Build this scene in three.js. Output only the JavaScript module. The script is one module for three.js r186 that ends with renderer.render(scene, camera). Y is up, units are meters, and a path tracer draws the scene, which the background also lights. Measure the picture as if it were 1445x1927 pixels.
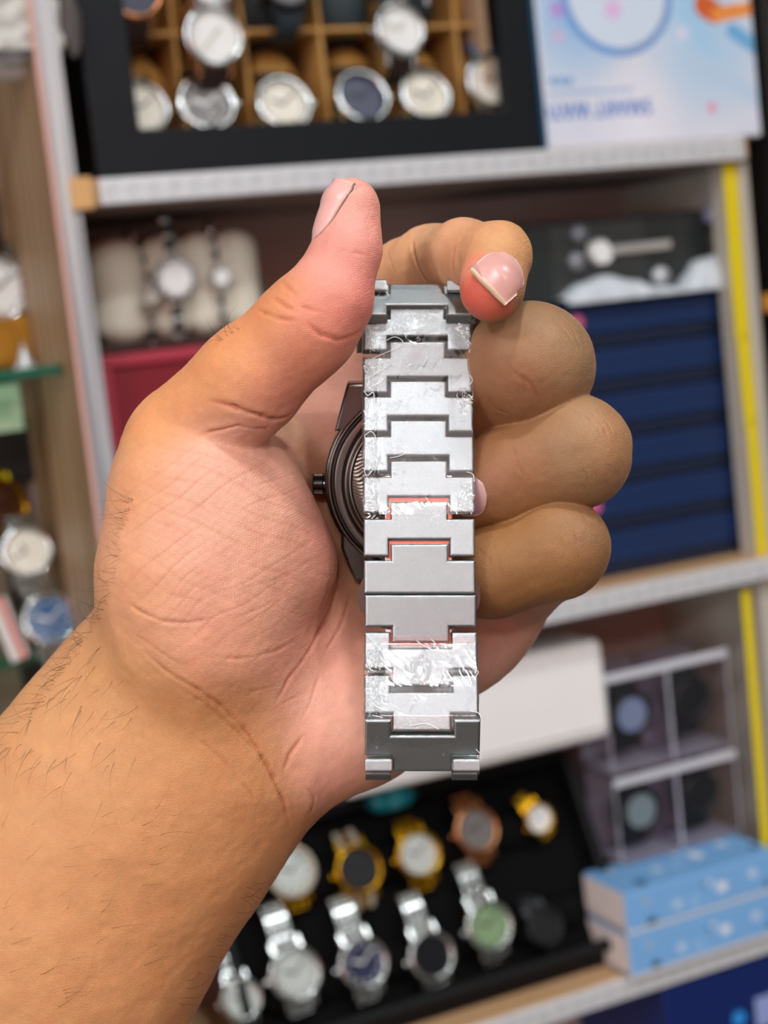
import * as THREE from 'three';
import { RoundedBoxGeometry } from 'three/addons/geometries/RoundedBoxGeometry.js';
import { mergeGeometries } from 'three/addons/utils/BufferGeometryUtils.js';
import { RectAreaLightUniformsLib } from 'three/addons/lights/RectAreaLightUniformsLib.js';

// ───────────── camera, light, exposure ─────────────
const F = 3000, CX = 722.5, CY = 963.5;                      // focal length and centre in pixels of the 1445 x 1927 frame
const EYE = new THREE.Vector3(0, 1.45, 0.88);
const AX = new THREE.Vector3(0.89984, -0.1102, 0.42206), AY = new THREE.Vector3(0.149, 0.98702, -0.05997), AZ = new THREE.Vector3(-0.40998, 0.11685, 0.90458);
const VIEW = new THREE.Matrix4().makeBasis(AX, AY, AZ), TURN = new THREE.Quaternion().setFromRotationMatrix(VIEW);
const scene = new THREE.Scene();
scene.background = new THREE.Color(0x000000);
const camera = new THREE.PerspectiveCamera((2 * Math.atan(CY / F) * 180) / Math.PI, 1445 / 1927, 0.02, 30);
camera.position.copy(EYE); camera.quaternion.copy(TURN);
camera.focus = 0.297; camera.userData.fStop = 17;
const renderer = new THREE.WebGLRenderer({ antialias: true });
renderer.setSize(1445, 1927);
renderer.toneMapping = THREE.LinearToneMapping;
renderer.toneMappingExposure = 0.775;
renderer.shadowMap.enabled = true;
RectAreaLightUniformsLib.init();
// unseen ceiling lights, placed to light the hand, shelf and bracelet: [x, z, width, depth, radiance]
const LIGHTS = [
  [-0.9, 1.5, 0.6, 0.6, 8], [-0.6, 2.45, 1.6, 0.9, 0.75], [0.9, 2.55, 0.6, 0.6, 12], [-1.25, 3.25, 0.9, 0.5, 46], [0.95, 1.05, 0.4, 0.4, 14], [0.2, 1.05, 0.1, 0.1, 330], [-1.35, 1.35, 0.1, 0.1, 620], [0.55, 2.0, 0.1, 0.1, 420],
];

// ───────────── helpers ─────────────
let seed = 7;
const rnd = () => { seed = (seed + 0x6d2b79f5) | 0; let t = Math.imul(seed ^ (seed >>> 15), 1 | seed); t = (t + Math.imul(t ^ (t >>> 7), 61 | t)) ^ t; return ((t ^ (t >>> 14)) >>> 0) / 4294967296; };
const V = (x, y, z) => new THREE.Vector3(x, y, z);
const lerp = THREE.MathUtils.lerp, clamp = THREE.MathUtils.clamp, smooth = THREE.MathUtils.smoothstep;
const ray = (px, py) => V((px - CX) / F, -(py - CY) / F, -1).applyMatrix4(VIEW);
const onZ = (px, py, z) => { const d = ray(px, py); return d.multiplyScalar((z - EYE.z) / d.z).add(EYE); };     // where a sight line meets the plane z
const onY = (px, py, y) => { const d = ray(px, py); return d.multiplyScalar((y - EYE.y) / d.y).add(EYE); };
const onX = (px, py, x) => { const d = ray(px, py); return d.multiplyScalar((x - EYE.x) / d.x).add(EYE); };
const onPlane = (px, py, p, n) => { const d = ray(px, py); return d.multiplyScalar(p.clone().sub(EYE).dot(n) / d.dot(n)).add(EYE); };
const names = new Map();
const numbered = (n) => { const k = names.get(n) ?? 0; names.set(n, k + 1); return k ? n + '_' + String(k).padStart(3, '0') : n; };
function tag(o, label, category, group) { o.userData.label = label; o.userData.category = category; if (group) o.userData.group = group; return o; }
function thing(name, label, category, p = V(0, 0, 0), group) {
  const o = new THREE.Group(); o.name = numbered(name); o.position.copy(p); scene.add(o); return tag(o, label, category, group);
}
function part(parent, name, g, m, x = 0, y = 0, z = 0, rx = 0, ry = 0, rz = 0) {
  const o = new THREE.Mesh(g, m); o.name = name; o.position.set(x, y, z); o.rotation.set(rx, ry, rz); o.castShadow = o.receiveShadow = true; parent.add(o); return o;
}
function structure(name, g, m, x, y, z) { const o = part(scene, name, g, m, x, y, z); o.userData.kind = 'structure'; return o; }
function copyOf(o, label, p) { const c = o.clone(); c.name = numbered(o.name.replace(/_\d{3}$/, '')); c.userData = { ...o.userData }; if (label) c.userData.label = label; if (p) c.position.copy(p); scene.add(c); return c; }
const box = (w, h, d, r = 0.001, s = 2) => new RoundedBoxGeometry(w, h, d, s, Math.min(r, w / 2.01, h / 2.01, d / 2.01));
const std = (color, roughness = 0.6, metalness = 0, more = {}) => new THREE.MeshPhysicalMaterial({ color, roughness, metalness, ...more });
function shift(g, x, y, z, rx = 0, ry = 0, rz = 0) { g.applyMatrix4(new THREE.Matrix4().makeRotationFromEuler(new THREE.Euler(rx, ry, rz)).setPosition(x, y, z)); return g; }
function merge(list) { return mergeGeometries(list.map((g) => { const n = g.index ? g.toNonIndexed() : g; for (const k of Object.keys(n.attributes)) if (!['position', 'normal', 'uv'].includes(k)) n.deleteAttribute(k); return n; })); }
// value noise
const hash3 = (x, y, z) => { let h = Math.imul(x, 374761393) ^ Math.imul(y, 668265263) ^ Math.imul(z, 2147483647 - 59); h = Math.imul(h ^ (h >>> 13), 1274126177); return ((h ^ (h >>> 16)) >>> 0) / 4294967296; };
function noise3(x, y, z) {
  const i = Math.floor(x), j = Math.floor(y), k = Math.floor(z); let u = x - i, v = y - j, w = z - k; u = u * u * (3 - 2 * u); v = v * v * (3 - 2 * v); w = w * w * (3 - 2 * w);
  const e = (a, b, c) => hash3(i + a, j + b, k + c);
  return lerp(lerp(lerp(e(0, 0, 0), e(1, 0, 0), u), lerp(e(0, 1, 0), e(1, 1, 0), u), v), lerp(lerp(e(0, 0, 1), e(1, 0, 1), u), lerp(e(0, 1, 1), e(1, 1, 1), u), v), w);
}
function canvasTexture(w, h, draw, srgb = true) {
  const c = document.createElement('canvas'); c.width = w; c.height = h; draw(c.getContext('2d'), w, h);
  const t = new THREE.CanvasTexture(c); if (srgb) t.colorSpace = THREE.SRGBColorSpace; t.wrapS = t.wrapT = THREE.RepeatWrapping; return t;
}
function greyTexture(n, f) {   // n x n, f(i, j) from 0 to 1
  const d = new Uint8Array(n * n * 4); for (let j = 0; j < n; j++) for (let i = 0; i < n; i++) { const v = clamp(f(i, j), 0, 1) * 255; d.set([v, v, v, 255], (j * n + i) * 4); }
  const t = new THREE.DataTexture(d, n, n); t.wrapS = t.wrapT = THREE.RepeatWrapping; t.magFilter = THREE.LinearFilter; t.minFilter = THREE.LinearFilter; t.needsUpdate = true; return t;
}

// ───────────── room ─────────────
const M = {
  wall: std(0x9c9894, 0.9), salmon: std(0xdc5c40, 0.9), paint: std(0x8f8b86, 0.9), ceiling: std(0xb4b4b0, 0.9), floor: std(0x5d5852, 0.6),
};
structure('floor', new THREE.BoxGeometry(5.2, 0.1, 4.4), M.floor, 0, -0.05, 1.6);
structure('ceiling', new THREE.BoxGeometry(5.2, 0.1, 4.4), M.ceiling, 0, 2.65, 1.6);
structure('wall_north', new THREE.BoxGeometry(5.2, 2.6, 0.1), M.paint, 0, 1.3, -0.55);
structure('wall_south', new THREE.BoxGeometry(5.2, 2.6, 0.1), M.wall, 0, 1.3, 3.75);
structure('wall_west', new THREE.BoxGeometry(0.1, 2.6, 4.4), M.paint, -2.55, 1.3, 1.6);
structure('wall_east', new THREE.BoxGeometry(0.1, 2.6, 4.4), M.paint, 2.55, 1.3, 1.6);
structure('trim_1', box(1.7, 1.25, 0.03, 0.004), M.salmon, -1.25, 1.85, 3.68);      // out of view: salmon panel placed to tint the clasp reflection
LIGHTS.forEach(([x, z, w, d, e], i) => {
  const o = thing('unseen_ceiling_light', ['unseen square ceiling light panel, placed to light the hand from the left', 'unseen large dim ceiling panel, placed to be mirrored in the bracelet', 'unseen square ceiling panel at the back right, lighting hand and shelf', 'unseen narrow ceiling panel, placed to light the salmon wall panel', 'unseen small square ceiling panel, placed to light the shelf from the right', 'unseen small bright downlight nearest the shelf, placed for glints on the watches', 'unseen small bright downlight high up to the left of the shelf', 'unseen small bright downlight behind the photographer on the right'][i], 'ceiling light', V(x, 2.6, z), 'unseen ceiling light panels');
  part(o, 'frame', new THREE.BoxGeometry(w + 0.04, 0.02, d + 0.04), std(0xf2f2f2, 0.5), 0, -0.01, 0);
  part(o, 'diffuser', new THREE.BoxGeometry(w, 0.006, d), std(0xffffff, 0.5, 0, { emissive: 0xffffff, emissiveIntensity: 1.0 }), 0, -0.023, 0);
  const l = new THREE.RectAreaLight(0xf8faff, e, w, d); l.position.set(x, 2.569, z); l.rotation.x = -Math.PI / 2; l.name = 'unseen_ceiling_light_glow'; l.castShadow = true; scene.add(l);
});
{ // added fill light at the left of the photographer, built as a glowing window
  const m = structure('added_window_1', box(0.04, 1.7, 1.7, 0.006), std(0x4a4a4a, 0.4), -2.485, 1.55, 1.75);
  part(m, 'added_pane_glow', new THREE.BoxGeometry(0.004, 1.6, 1.6), std(0xffffff, 0.4, 0, { emissive: 0xf2f6ff, emissiveIntensity: 1.2 }), 0.021, 0, 0);
  const l = new THREE.RectAreaLight(0xf2f6ff, 2.2, 1.6, 1.6); l.position.set(-2.455, 1.55, 1.75); l.rotation.y = -Math.PI / 2; l.name = 'added_window_glow'; l.castShadow = true; scene.add(l);
}

// ───────────── shelf unit ─────────────
const wood = canvasTexture(512, 128, (g, w, h) => {
  g.fillStyle = '#d9b184'; g.fillRect(0, 0, w, h);
  for (let i = 0; i < 260; i++) { g.strokeStyle = ['rgba(150,105,60,.10)', 'rgba(255,225,180,.10)', 'rgba(120,80,40,.08)'][i % 3]; g.lineWidth = 0.5 + rnd() * 2.5; const y = rnd() * h; g.beginPath(); g.moveTo(0, y); g.bezierCurveTo(w * 0.3, y + (rnd() - 0.5) * 8, w * 0.6, y + (rnd() - 0.5) * 8, w, y); g.stroke(); }
});
const marble = canvasTexture(256, 512, (g, w, h) => {
  g.fillStyle = '#a9aaab'; g.fillRect(0, 0, w, h);
  for (let i = 0; i < 120; i++) { const x = rnd() * w, y = rnd() * h, r = 15 + rnd() * 60, k = g.createRadialGradient(x, y, 0, x, y, r), c = ['rgba(222,223,218,', 'rgba(88,93,104,', 'rgba(196,184,186,', 'rgba(210,212,196,'][i % 4]; k.addColorStop(0, c + '.45)'); k.addColorStop(1, c + '0)'); g.fillStyle = k; g.fillRect(0, 0, w, h); }
});
const foil = canvasTexture(256, 64, (g, w, h) => {      // embossed silver edging: row of rings
  g.fillStyle = '#e2e5e4'; g.fillRect(0, 0, w, h);
  for (let i = 0; i < 900; i++) { g.fillStyle = i % 2 ? 'rgba(255,255,255,.25)' : 'rgba(90,100,110,.2)'; g.fillRect(rnd() * w, rnd() * h, 1 + rnd() * 5, 1 + rnd() * 3); }
  for (let i = 0; i < 4; i++) { g.strokeStyle = '#e6e8e2'; g.lineWidth = 4; g.beginPath(); g.ellipse(32 + i * 64, 32, 20, 15, 0, 0, 7); g.stroke(); g.strokeStyle = '#8f979c'; g.lineWidth = 2; g.beginPath(); g.ellipse(34 + i * 64, 35, 20, 15, 0, 0, 7); g.stroke(); g.beginPath(); g.ellipse(32 + i * 64, 32, 8, 6, 0, 0, 7); g.stroke(); }
});
foil.repeat.set(9, 1);
const S = {
  board: std(0xffffff, 0.55, 0, { map: wood }), trim: std(0xffffff, 0.38, 0.25, { map: foil, bumpMap: foil, bumpScale: 0.0006 }), back: std(0xb5a199, 0.7), under: std(0x8a7d76, 0.7),
  post: std(0xffffff, 0.45, 0.1, { map: marble }), pink: std(0xd8a79a, 0.6), whitePost: std(0xb9b3a4, 0.6), yellow: std(0xe2cc08, 0.45), endWood: std(0xd2a468, 0.6), brown: std(0xffffff, 0.5, 0, { map: null }),
};
const XL = 0.236, XR = 0.697, TOP = 1.547, MID = 1.2618, LOW = 0.9985, TH = 0.0148, DEEP = 0.15;
const shelf = thing('display_shelf', 'wooden wall shelf unit with silver embossed board edges and a marbled silver post', 'shelf', V(0, 0, 0));
const W = XR - XL;
for (const [y, name] of [[TOP, 'shelf_board'], [MID, 'shelf_board'], [LOW, 'shelf_board']]) {
  const b = part(shelf, name, box(W, TH, DEEP, 0.0008), S.board, XL + W / 2, y - TH / 2, -0.003 - DEEP / 2);
  part(b, 'edge_trim', box(W - 0.004 - (y === TOP ? 0.012 : 0), TH, 0.003, 0.0012), S.trim, y === TOP ? 0.004 : 0, 0, DEEP / 2 + 0.0015);
  part(b, 'board_underside', new THREE.BoxGeometry(W, 0.0006, DEEP - 0.004), S.under, 0, -TH / 2 - 0.0003, 0);
}
part(shelf, 'board_end_cap', box(0.0125, TH + 0.003, 0.006, 0.001), S.endWood, XL + 0.001, TOP - TH / 2 - 0.0005, 0.001);
part(shelf, 'back_panel', new THREE.BoxGeometry(W + 0.03, 1.1, 0.008), S.back, XL + W / 2, 1.3, -DEEP - 0.008);
{
  const side = canvasTexture(512, 256, (g, w, h) => { g.fillStyle = '#a98a68'; g.fillRect(0, 0, w, h); for (let i = 0; i < 60; i++) { g.fillStyle = ['rgba(70,48,28,.20)', 'rgba(205,178,140,.22)', 'rgba(150,110,70,.2)'][i % 3]; g.fillRect(rnd() * w, 0, 4 + rnd() * 34, h); } for (let i = 0; i < 26; i++) { const x = rnd() * w, y = rnd() * h, k = g.createRadialGradient(x, y, 0, x, y, 50); k.addColorStop(0, 'rgba(90,62,30,.35)'); k.addColorStop(1, 'rgba(90,62,30,0)'); g.fillStyle = k; g.fillRect(0, 0, w, h); } });
  S.brown = std(0xffffff, 0.5, 0, { map: side });
  const post = part(shelf, 'side_post', box(0.0135, 1.1, DEEP, 0.0008), S.brown, 0.2222 + 0.0068, 1.3, -DEEP / 2 - 0.001);
  part(post, 'marbled_front', box(0.0125, 1.1, 0.002, 0.0008), S.post, 0.0008, 0, DEEP / 2 + 0.001);
  part(post, 'front_edge', box(0.0026, 1.1, 0.004, 0.001), S.pink, -0.0065, 0, DEEP / 2 + 0.001);
}
{
  const p = part(shelf, 'side_post', box(0.02, 0.78, 0.018, 0.001), S.whitePost, 0.6935, 1.141, -0.021); part(shelf, 'side_panel', new THREE.BoxGeometry(0.006, 0.78, DEEP - 0.01), S.whitePost, 0.7, 1.141, -DEEP / 2 - 0.02);
  p.userData.label = 'white post at the right end, wound with yellow tape';
  const tape = (x0, y0, x1, y1, w) => { const a = onZ(x0, y0, -0.0105), b = onZ(x1, y1, -0.0105), l = Math.hypot(b.x - a.x, b.y - a.y); part(p, 'yellow_tape', box(w, l, 0.0016, 0.0006), S.yellow, (a.x + b.x) / 2 - 0.6935, (a.y + b.y) / 2 - 1.141, 0.0102, 0, 0, Math.atan2(a.x - b.x, b.y - a.y) + Math.PI); };
  tape(1372, 300, 1398, 640, 0.0115); tape(1398, 630, 1414, 800, 0.0105); tape(1414, 790, 1438, 1070, 0.0095);
  tape(1403, 1110, 1418, 1290, 0.0075); tape(1418, 1290, 1440, 1560, 0.0075); tape(1440, 1560, 1446, 1640, 0.0075);
}
// dark cupboard beyond the white post
{
  const c = thing('cupboard', 'dark cupboard side beyond the white post at the right edge', 'cupboard', V(0.722, 0, -0.02));
  part(c, 'side_panel', box(0.03, 1.1, 0.25, 0.002), std(0x1c1815, 0.6), 0.022, 1.3, -0.12);
  const a = onZ(1442, 570, -0.01); part(c, 'orange_label', box(0.008, 0.012, 0.001, 0.0004), std(0xc98a2a, 0.6), a.x - 0.722 + 0.004, a.y, 0.0065);
}

// ───────────── watches of the display ─────────────
const metal = (c, r = 0.22) => std(c, r, 1);
const C = { steel: metal(0xc8cdc9, 0.14), gold: metal(0xc4951f, 0.16), rose: metal(0xc98a5c, 0.22), dark: metal(0x3b3d40, 0.3), black: std(0x0c0d0f, 0.45), white: std(0xe9ece6, 0.4), cream: std(0xe6e4d2, 0.45), navy: std(0x232a45, 0.35), grey: std(0x6d6a66, 0.4), blue: std(0x2f5c8a, 0.35), green: std(0x7f9a72, 0.35), silver: std(0xc9d2ca, 0.35, 0.3), champagne: std(0xb9b3a0, 0.35), teal: std(0x24343a, 0.6), tan: std(0x8a5c2c, 0.7), brownDial: std(0x5b3520, 0.5), hand: std(0x22242a, 0.4, 0.5), leather: std(0x17171a, 0.6), brownLeather: std(0x2a1612, 0.6) };
const U = 0.02;   // watches are modelled with a case radius of 20 mm and scaled
const G = {
  case: (() => { const p = [[16.6, 1], [16.6, 4.6], [17.4, 5.2], [18.6, 5], [19.6, 4], [20, 2.4], [20, -1.5], [19.2, -3], [17, -4], [0.01, -4]].map(([x, y]) => new THREE.Vector2(x * 1e-3, y * 1e-3)); const g = new THREE.LatheGeometry(p.reverse(), 48); g.rotateX(Math.PI / 2);
    const lugs = []; for (const sx of [-1, 1]) for (const sy of [-1, 1]) lugs.push(shift(box(0.0042, 0.012, 0.005, 0.0018), sx * 0.0105, sy * 0.0195, -0.0005, -sy * 0.35)); return merge([g, ...lugs]); })(),
  dial: new THREE.CylinderGeometry(0.0167, 0.0167, 0.001, 40).rotateX(Math.PI / 2),
  bezel: new THREE.TorusGeometry(0.0177, 0.0019, 14, 56),
  hour: box(0.0016, 0.009, 0.0005, 0.0002, 1).translate(0, 0.0038, 0), minute: box(0.0011, 0.0135, 0.0005, 0.0002, 1).translate(0, 0.0057, 0),
  crown: new THREE.CylinderGeometry(0.0028, 0.0028, 0.0035, 16).rotateZ(Math.PI / 2), marker: box(0.0012, 0.0032, 0.0006, 0.0002, 1), sub: new THREE.TorusGeometry(0.0038, 0.0005, 6, 24),
  link: box(0.0064, 0.0046, 0.0028, 0.0011, 2), linkSide: box(0.0052, 0.0046, 0.0026, 0.0011, 2),
  strap: (() => { const s = new THREE.Shape(); s.moveTo(-0.0085, 0); s.lineTo(0.0085, 0); s.lineTo(0.0085, 0.0022); s.lineTo(-0.0085, 0.0022); s.closePath(); const c = new THREE.CatmullRomCurve3([V(0, 0.0175, -0.0015), V(0, 0.0235, -0.0035), V(0, 0.029, -0.0095), V(0, 0.0315, -0.019), V(0, 0.0305, -0.028)]); const n = 20, pos = [], idx = [], cs = [[-1, -1], [1, -1], [1, 1], [-1, 1]];
    for (let i = 0; i <= n; i++) { const p = c.getPoint(i / n), t = c.getTangent(i / n); for (const [a, b] of cs) pos.push(a * 0.0088, p.y + b * 0.0011 * -t.z, p.z + b * 0.0011 * t.y); }
    for (let i = 0; i < n; i++) for (let k = 0; k < 4; k++) { const a = i * 4 + k, b = i * 4 + ((k + 1) % 4); idx.push(a, b, b + 4, a, b + 4, a + 4); } idx.push(0, 2, 1, 0, 3, 2, n * 4, n * 4 + 1, n * 4 + 2, n * 4, n * 4 + 2, n * 4 + 3);
    const g = new THREE.BufferGeometry(); g.setAttribute('position', new THREE.Float32BufferAttribute(pos, 3)); g.setAttribute('uv', new THREE.Float32BufferAttribute(new Float32Array((pos.length / 3) * 2), 2)); g.setIndex(idx); const f = g.toNonIndexed(); f.computeVertexNormals(); return f; })(),
};
const FLAT = Array.from({ length: 8 }, (_, i) => [0.0208 + i * 0.0047, -0.0022 - i * i * 0.00016]);
const STEPS = [[0.0205, -0.002], [0.0252, -0.0042], [0.0292, -0.0075], [0.0318, -0.0118], [0.0332, -0.0165], [0.0336, -0.0215]];
function watch(label, group, o) {
  const w = thing('wristwatch', label, 'wristwatch', o.at, group); w.scale.setScalar((o.r ?? 0.019) / U);
  if (o.q) w.quaternion.copy(o.q); else w.rotation.set(o.rx ?? -0.1, o.ry ?? 0, o.rz ?? 0);
  part(w, 'case', G.case, o.case); part(w, 'bezel', G.bezel, o.bezel ?? o.case, 0, 0, 0.0048); part(w, 'dial', G.dial, o.dial, 0, 0, 0.0018);
  const ink = o.hands ?? C.hand; part(w, 'hour_hand', G.hour, ink, 0, 0, 0.0026, 0, 0, o.h ?? 1.1); part(w, 'minute_hand', G.minute, ink, 0, 0, 0.0032, 0, 0, o.m ?? -0.9);
  part(w, 'crown', G.crown, o.case, o.flip ? -0.0212 : 0.0212, 0, 0);
  if (o.markers) for (let i = 0; i < 12; i++) { const a = (i * Math.PI) / 6; part(w, 'hour_marker', G.marker, ink, Math.sin(a) * 0.0138, Math.cos(a) * 0.0138, 0.0024, 0, 0, -a); }
  if (o.chrono) for (const [x, y] of [[-0.0065, 0.001], [0.0065, 0.001], [0, -0.0075]]) part(w, 'subdial', G.sub, o.sub ?? C.steel, x, y, 0.0024);
  if (o.strap) { part(w, 'strap', G.strap, o.strap); part(w, 'strap', G.strap, o.strap, 0, 0, 0, 0, 0, Math.PI); }
  if (o.links) for (const s of [1, -1]) (o.flat && s > 0 ? FLAT : STEPS).slice(0, o.flat && s < 0 ? 3 : o.links).forEach(([y, z], i) => { const a = -s * (o.flat && s > 0 ? 0.05 + i * 0.07 : 0.35 + i * 0.22), l = part(w, 'bracelet_link', G.link, o.case, 0, s * y, z, a); part(l, 'outer_link', G.linkSide, o.linkMat ?? o.case, -0.0061, 0, 0); part(l, 'outer_link', G.linkSide, o.linkMat ?? o.case, 0.0061, 0, 0); });
  return w;
}

// ───────────── watch box with a window on the top shelf ─────────────
{
  const zf = -0.012, L = onZ(184, 310, zf).x, R = onZ(1020, 262, zf).x, wl = onZ(255, 200, zf).x, wr = onZ(953, 150, zf).x, wb = onZ(600, 229, zf).y, H = 0.235, wt = TOP + H - 0.03, dp = 0.085;
  const b = thing('watch_box', 'large black watch box standing upright with a clear window', 'watch box', V((L + R) / 2, TOP, zf - dp / 2)), black = std(0x070d11, 0.55, 0, { specularIntensity: 0.6 }), w = R - L;
  const X = (x) => x - (L + R) / 2, Y = (y) => y - TOP, s = new THREE.Shape();
  s.moveTo(X(L), 0.0006); s.lineTo(X(R), 0.0006); s.lineTo(X(R), H); s.lineTo(X(L), H); s.closePath();
  const hole = new THREE.Path(), rr = 0.006, x0 = X(wl), x1 = X(wr), y0 = Y(wb), y1 = Y(wt); hole.moveTo(x0 + 0.001, y0); hole.lineTo(x0, y0 + 0.001); hole.lineTo(x0, y1); hole.lineTo(x1, y1); hole.lineTo(x1, y0 + rr); hole.quadraticCurveTo(x1, y0, x1 - rr, y0); hole.closePath(); s.holes.push(hole);
  part(b, 'front_frame', new THREE.ExtrudeGeometry(s, { depth: 0.009, bevelEnabled: true, bevelSize: 0.0008, bevelThickness: 0.0008, bevelSegments: 2 }), black, 0, 0, dp / 2 - 0.0098);
  part(b, 'side_wall', new THREE.BoxGeometry(0.006, H - 0.002, dp - 0.011), black, -w / 2 + 0.003, H / 2 + 0.001, -0.0055); part(b, 'side_wall', new THREE.BoxGeometry(0.006, H - 0.002, dp - 0.011), black, w / 2 - 0.003, H / 2 + 0.001, -0.0055);
  part(b, 'bottom_wall', new THREE.BoxGeometry(w - 0.012, 0.006, dp - 0.011), black, 0, 0.0046, -0.0055); part(b, 'top_wall', new THREE.BoxGeometry(w - 0.012, 0.006, dp - 0.011), black, 0, H - 0.004, -0.0055);
  part(b, 'back_wall', new THREE.BoxGeometry(w - 0.012, H - 0.014, 0.005), std(0x6b4f2a, 0.8), 0, H / 2, -dp / 2 + 0.003);
  part(b, 'window_pane', new THREE.PlaneGeometry(x1 - x0 + 0.006, y1 - y0 + 0.006), new THREE.MeshPhysicalMaterial({ color: 0xffffff, transmission: 1, roughness: 0.03, thickness: 0, ior: 1.2, specularIntensity: 0.5 }), (x0 + x1) / 2, (y0 + y1) / 2, dp / 2 - 0.0115);
  const gold = std(0xb98c4a, 0.7), zc = -0.052;
  part(b, 'lining', box(x1 - x0 + 0.02, 0.0045, 0.05, 0.001), std(0xc7a76e, 0.7), (x0 + x1) / 2, y0 + 0.0005, -0.004);
  part(b, 'lining', box(0.005, y1 - y0, 0.05, 0.001), std(0xb09272, 0.7), x1 + 0.0005, (y0 + y1) / 2, -0.004);
  const cols = [[272, 165], [388, 165], [527, 160], [675, 152], [795, 146], [912, 138]].map((q) => onZ(...q, zc).x);
  const rowY = [onZ(527, 160, zc).y, onZ(527, 20, zc).y];
  for (let i = 0; i < 5; i++) part(b, 'divider', box(0.0028, y1 - y0, 0.045, 0.0008), gold, X((cols[i] + cols[i + 1]) / 2), (y0 + y1) / 2, -0.0105);
  for (let k = 0; k < 3; k++) part(b, 'divider', box(x1 - x0 + 0.01, 0.003, 0.045, 0.0008), gold, (x0 + x1) / 2, Y(onZ(500, 50, -0.03).y) + k * 0.058, -0.0108);
  // cushions in the cells, a watch on each
  const cush = (x, y, m, label) => { const c = thing('cushion', label, 'cushion', V(x, y, -0.068), 'cushions in the black watch box'); part(c, 'pad', new THREE.SphereGeometry(1, 24, 16).scale(0.0185, 0.023, 0.014), m); part(c, 'seam', new THREE.TorusGeometry(0.0187, 0.0007, 6, 40).scale(1, 1.24, 1), m); };
  const cm = std(0xa87a34, 0.75), cd = std(0x2a383c, 0.7);
  const where = ['leftmost', 'second', 'third', 'fourth', 'fifth', 'rightmost'];
  cols.forEach((x, i) => cush(x, rowY[0], cm, `golden brown cushion under the ${where[i]} watch of the lower row in the black watch box`));
  cols.forEach((x, i) => cush(x, rowY[1] + 0.004, i === 2 || i === 3 || i === 4 ? cd : cm, `${i > 1 && i < 5 ? 'dark grey' : 'golden brown'} cushion ${where[i]} in the upper row of the black watch box`));
  const q = (px, py, z = -0.036) => onZ(px, py, z), gr = 'watches in the black watch box';
  watch('silver watch with cream dial half hidden by the left frame of the black watch box', gr, { at: q(262, 206), case: C.steel, dial: C.cream, r: 0.0175, strap: C.tan, rx: -0.28, ry: 0.15 });
  watch('silver chronograph with dark grey dial below the large white watch in the black box', gr, { at: q(385, 200), case: C.steel, dial: C.grey, r: 0.0185, chrono: true, markers: true, strap: C.leather, rx: -0.3, hands: C.white });
  watch('silver watch with ivory dial and dark strap, third in the lower row', gr, { at: q(530, 200), case: C.steel, dial: C.cream, r: 0.0185, strap: C.teal, rx: -0.34, markers: true });
  watch('silver watch with navy dial and black strap in the black watch box', gr, { at: q(677, 188), case: C.steel, dial: C.navy, r: 0.0185, strap: C.teal, rx: -0.32 });
  watch('silver watch with white dial and dark red strap in the black watch box', gr, { at: q(796, 184), case: C.steel, dial: C.cream, r: 0.018, strap: C.brownLeather, rx: -0.3, chrono: true, sub: C.champagne });
  watch('round cream watch in the lower right corner of the black watch box', gr, { at: q(922, 155), case: C.steel, dial: C.cream, r: 0.0185, strap: C.blue, rx: -0.12, ry: -0.1 });
  watch('large white dialled watch, upper left in the black watch box', gr, { at: q(398, 70, -0.028), case: C.rose, bezel: C.steel, dial: C.white, r: 0.0188, strap: C.brownLeather, rx: -0.06, h: -0.85, m: 2.4, hands: C.champagne });
  watch('white dialled watch, upper right in the black watch box', gr, { at: q(748, 58, -0.028), case: C.steel, dial: C.white, r: 0.0172, strap: C.brownLeather, rx: -0.1, h: -0.6, m: 1.2, hands: C.champagne, flip: true });
  watch('rose gold watch in the top left corner of the black watch box', gr, { at: q(250, -12, -0.03), case: C.rose, dial: C.navy, r: 0.0165, strap: C.brownLeather, rx: -0.1 });
  watch('steel watch cut off by the top edge, above the large white watch', gr, { at: q(392, -38, -0.034), case: C.steel, dial: C.silver, r: 0.0175, strap: C.leather, rx: -0.2 });
  watch('dark strapped watch cut off by the top edge, between the two white watches', gr, { at: q(535, -30, -0.034), case: C.dark, dial: C.grey, r: 0.0175, strap: C.teal, rx: -0.2 });
  watch('steel watch cut off by the top edge above the upper right white watch', gr, { at: q(770, -52, -0.034), case: C.steel, dial: C.champagne, r: 0.0172, strap: C.teal, rx: -0.2 });
}
// grey pouch hanging between the post and the watch box
{
  const p = onZ(130, 30, -0.004), t = thing('pouch', 'small dark grey cloth pouch hanging between the silver post and the black watch box', 'pouch', V(p.x, p.y, p.z));
  const g = new THREE.SphereGeometry(1, 28, 20), a = g.attributes.position; for (let i = 0; i < a.count; i++) { const x = a.getX(i), y = a.getY(i), z = a.getZ(i), k = 1 + 0.25 * (noise3(x * 2.2 + 4, y * 2.2, z * 2.2) - 0.5); a.setXYZ(i, x * 0.0055 * k * (1 - y * 0.25), y * 0.021 * k, z * 0.004 * k); } g.computeVertexNormals();
  part(t, 'bag', g, std(0x57524f, 0.95)); part(t, 'cord', new THREE.TubeGeometry(new THREE.CatmullRomCurve3([V(0, 0.017, 0), V(0.002, 0.03, 0.001), V(0.001, 0.05, 0)]), 12, 0.0008, 6), std(0x8a7a78, 0.9));
}
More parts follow.
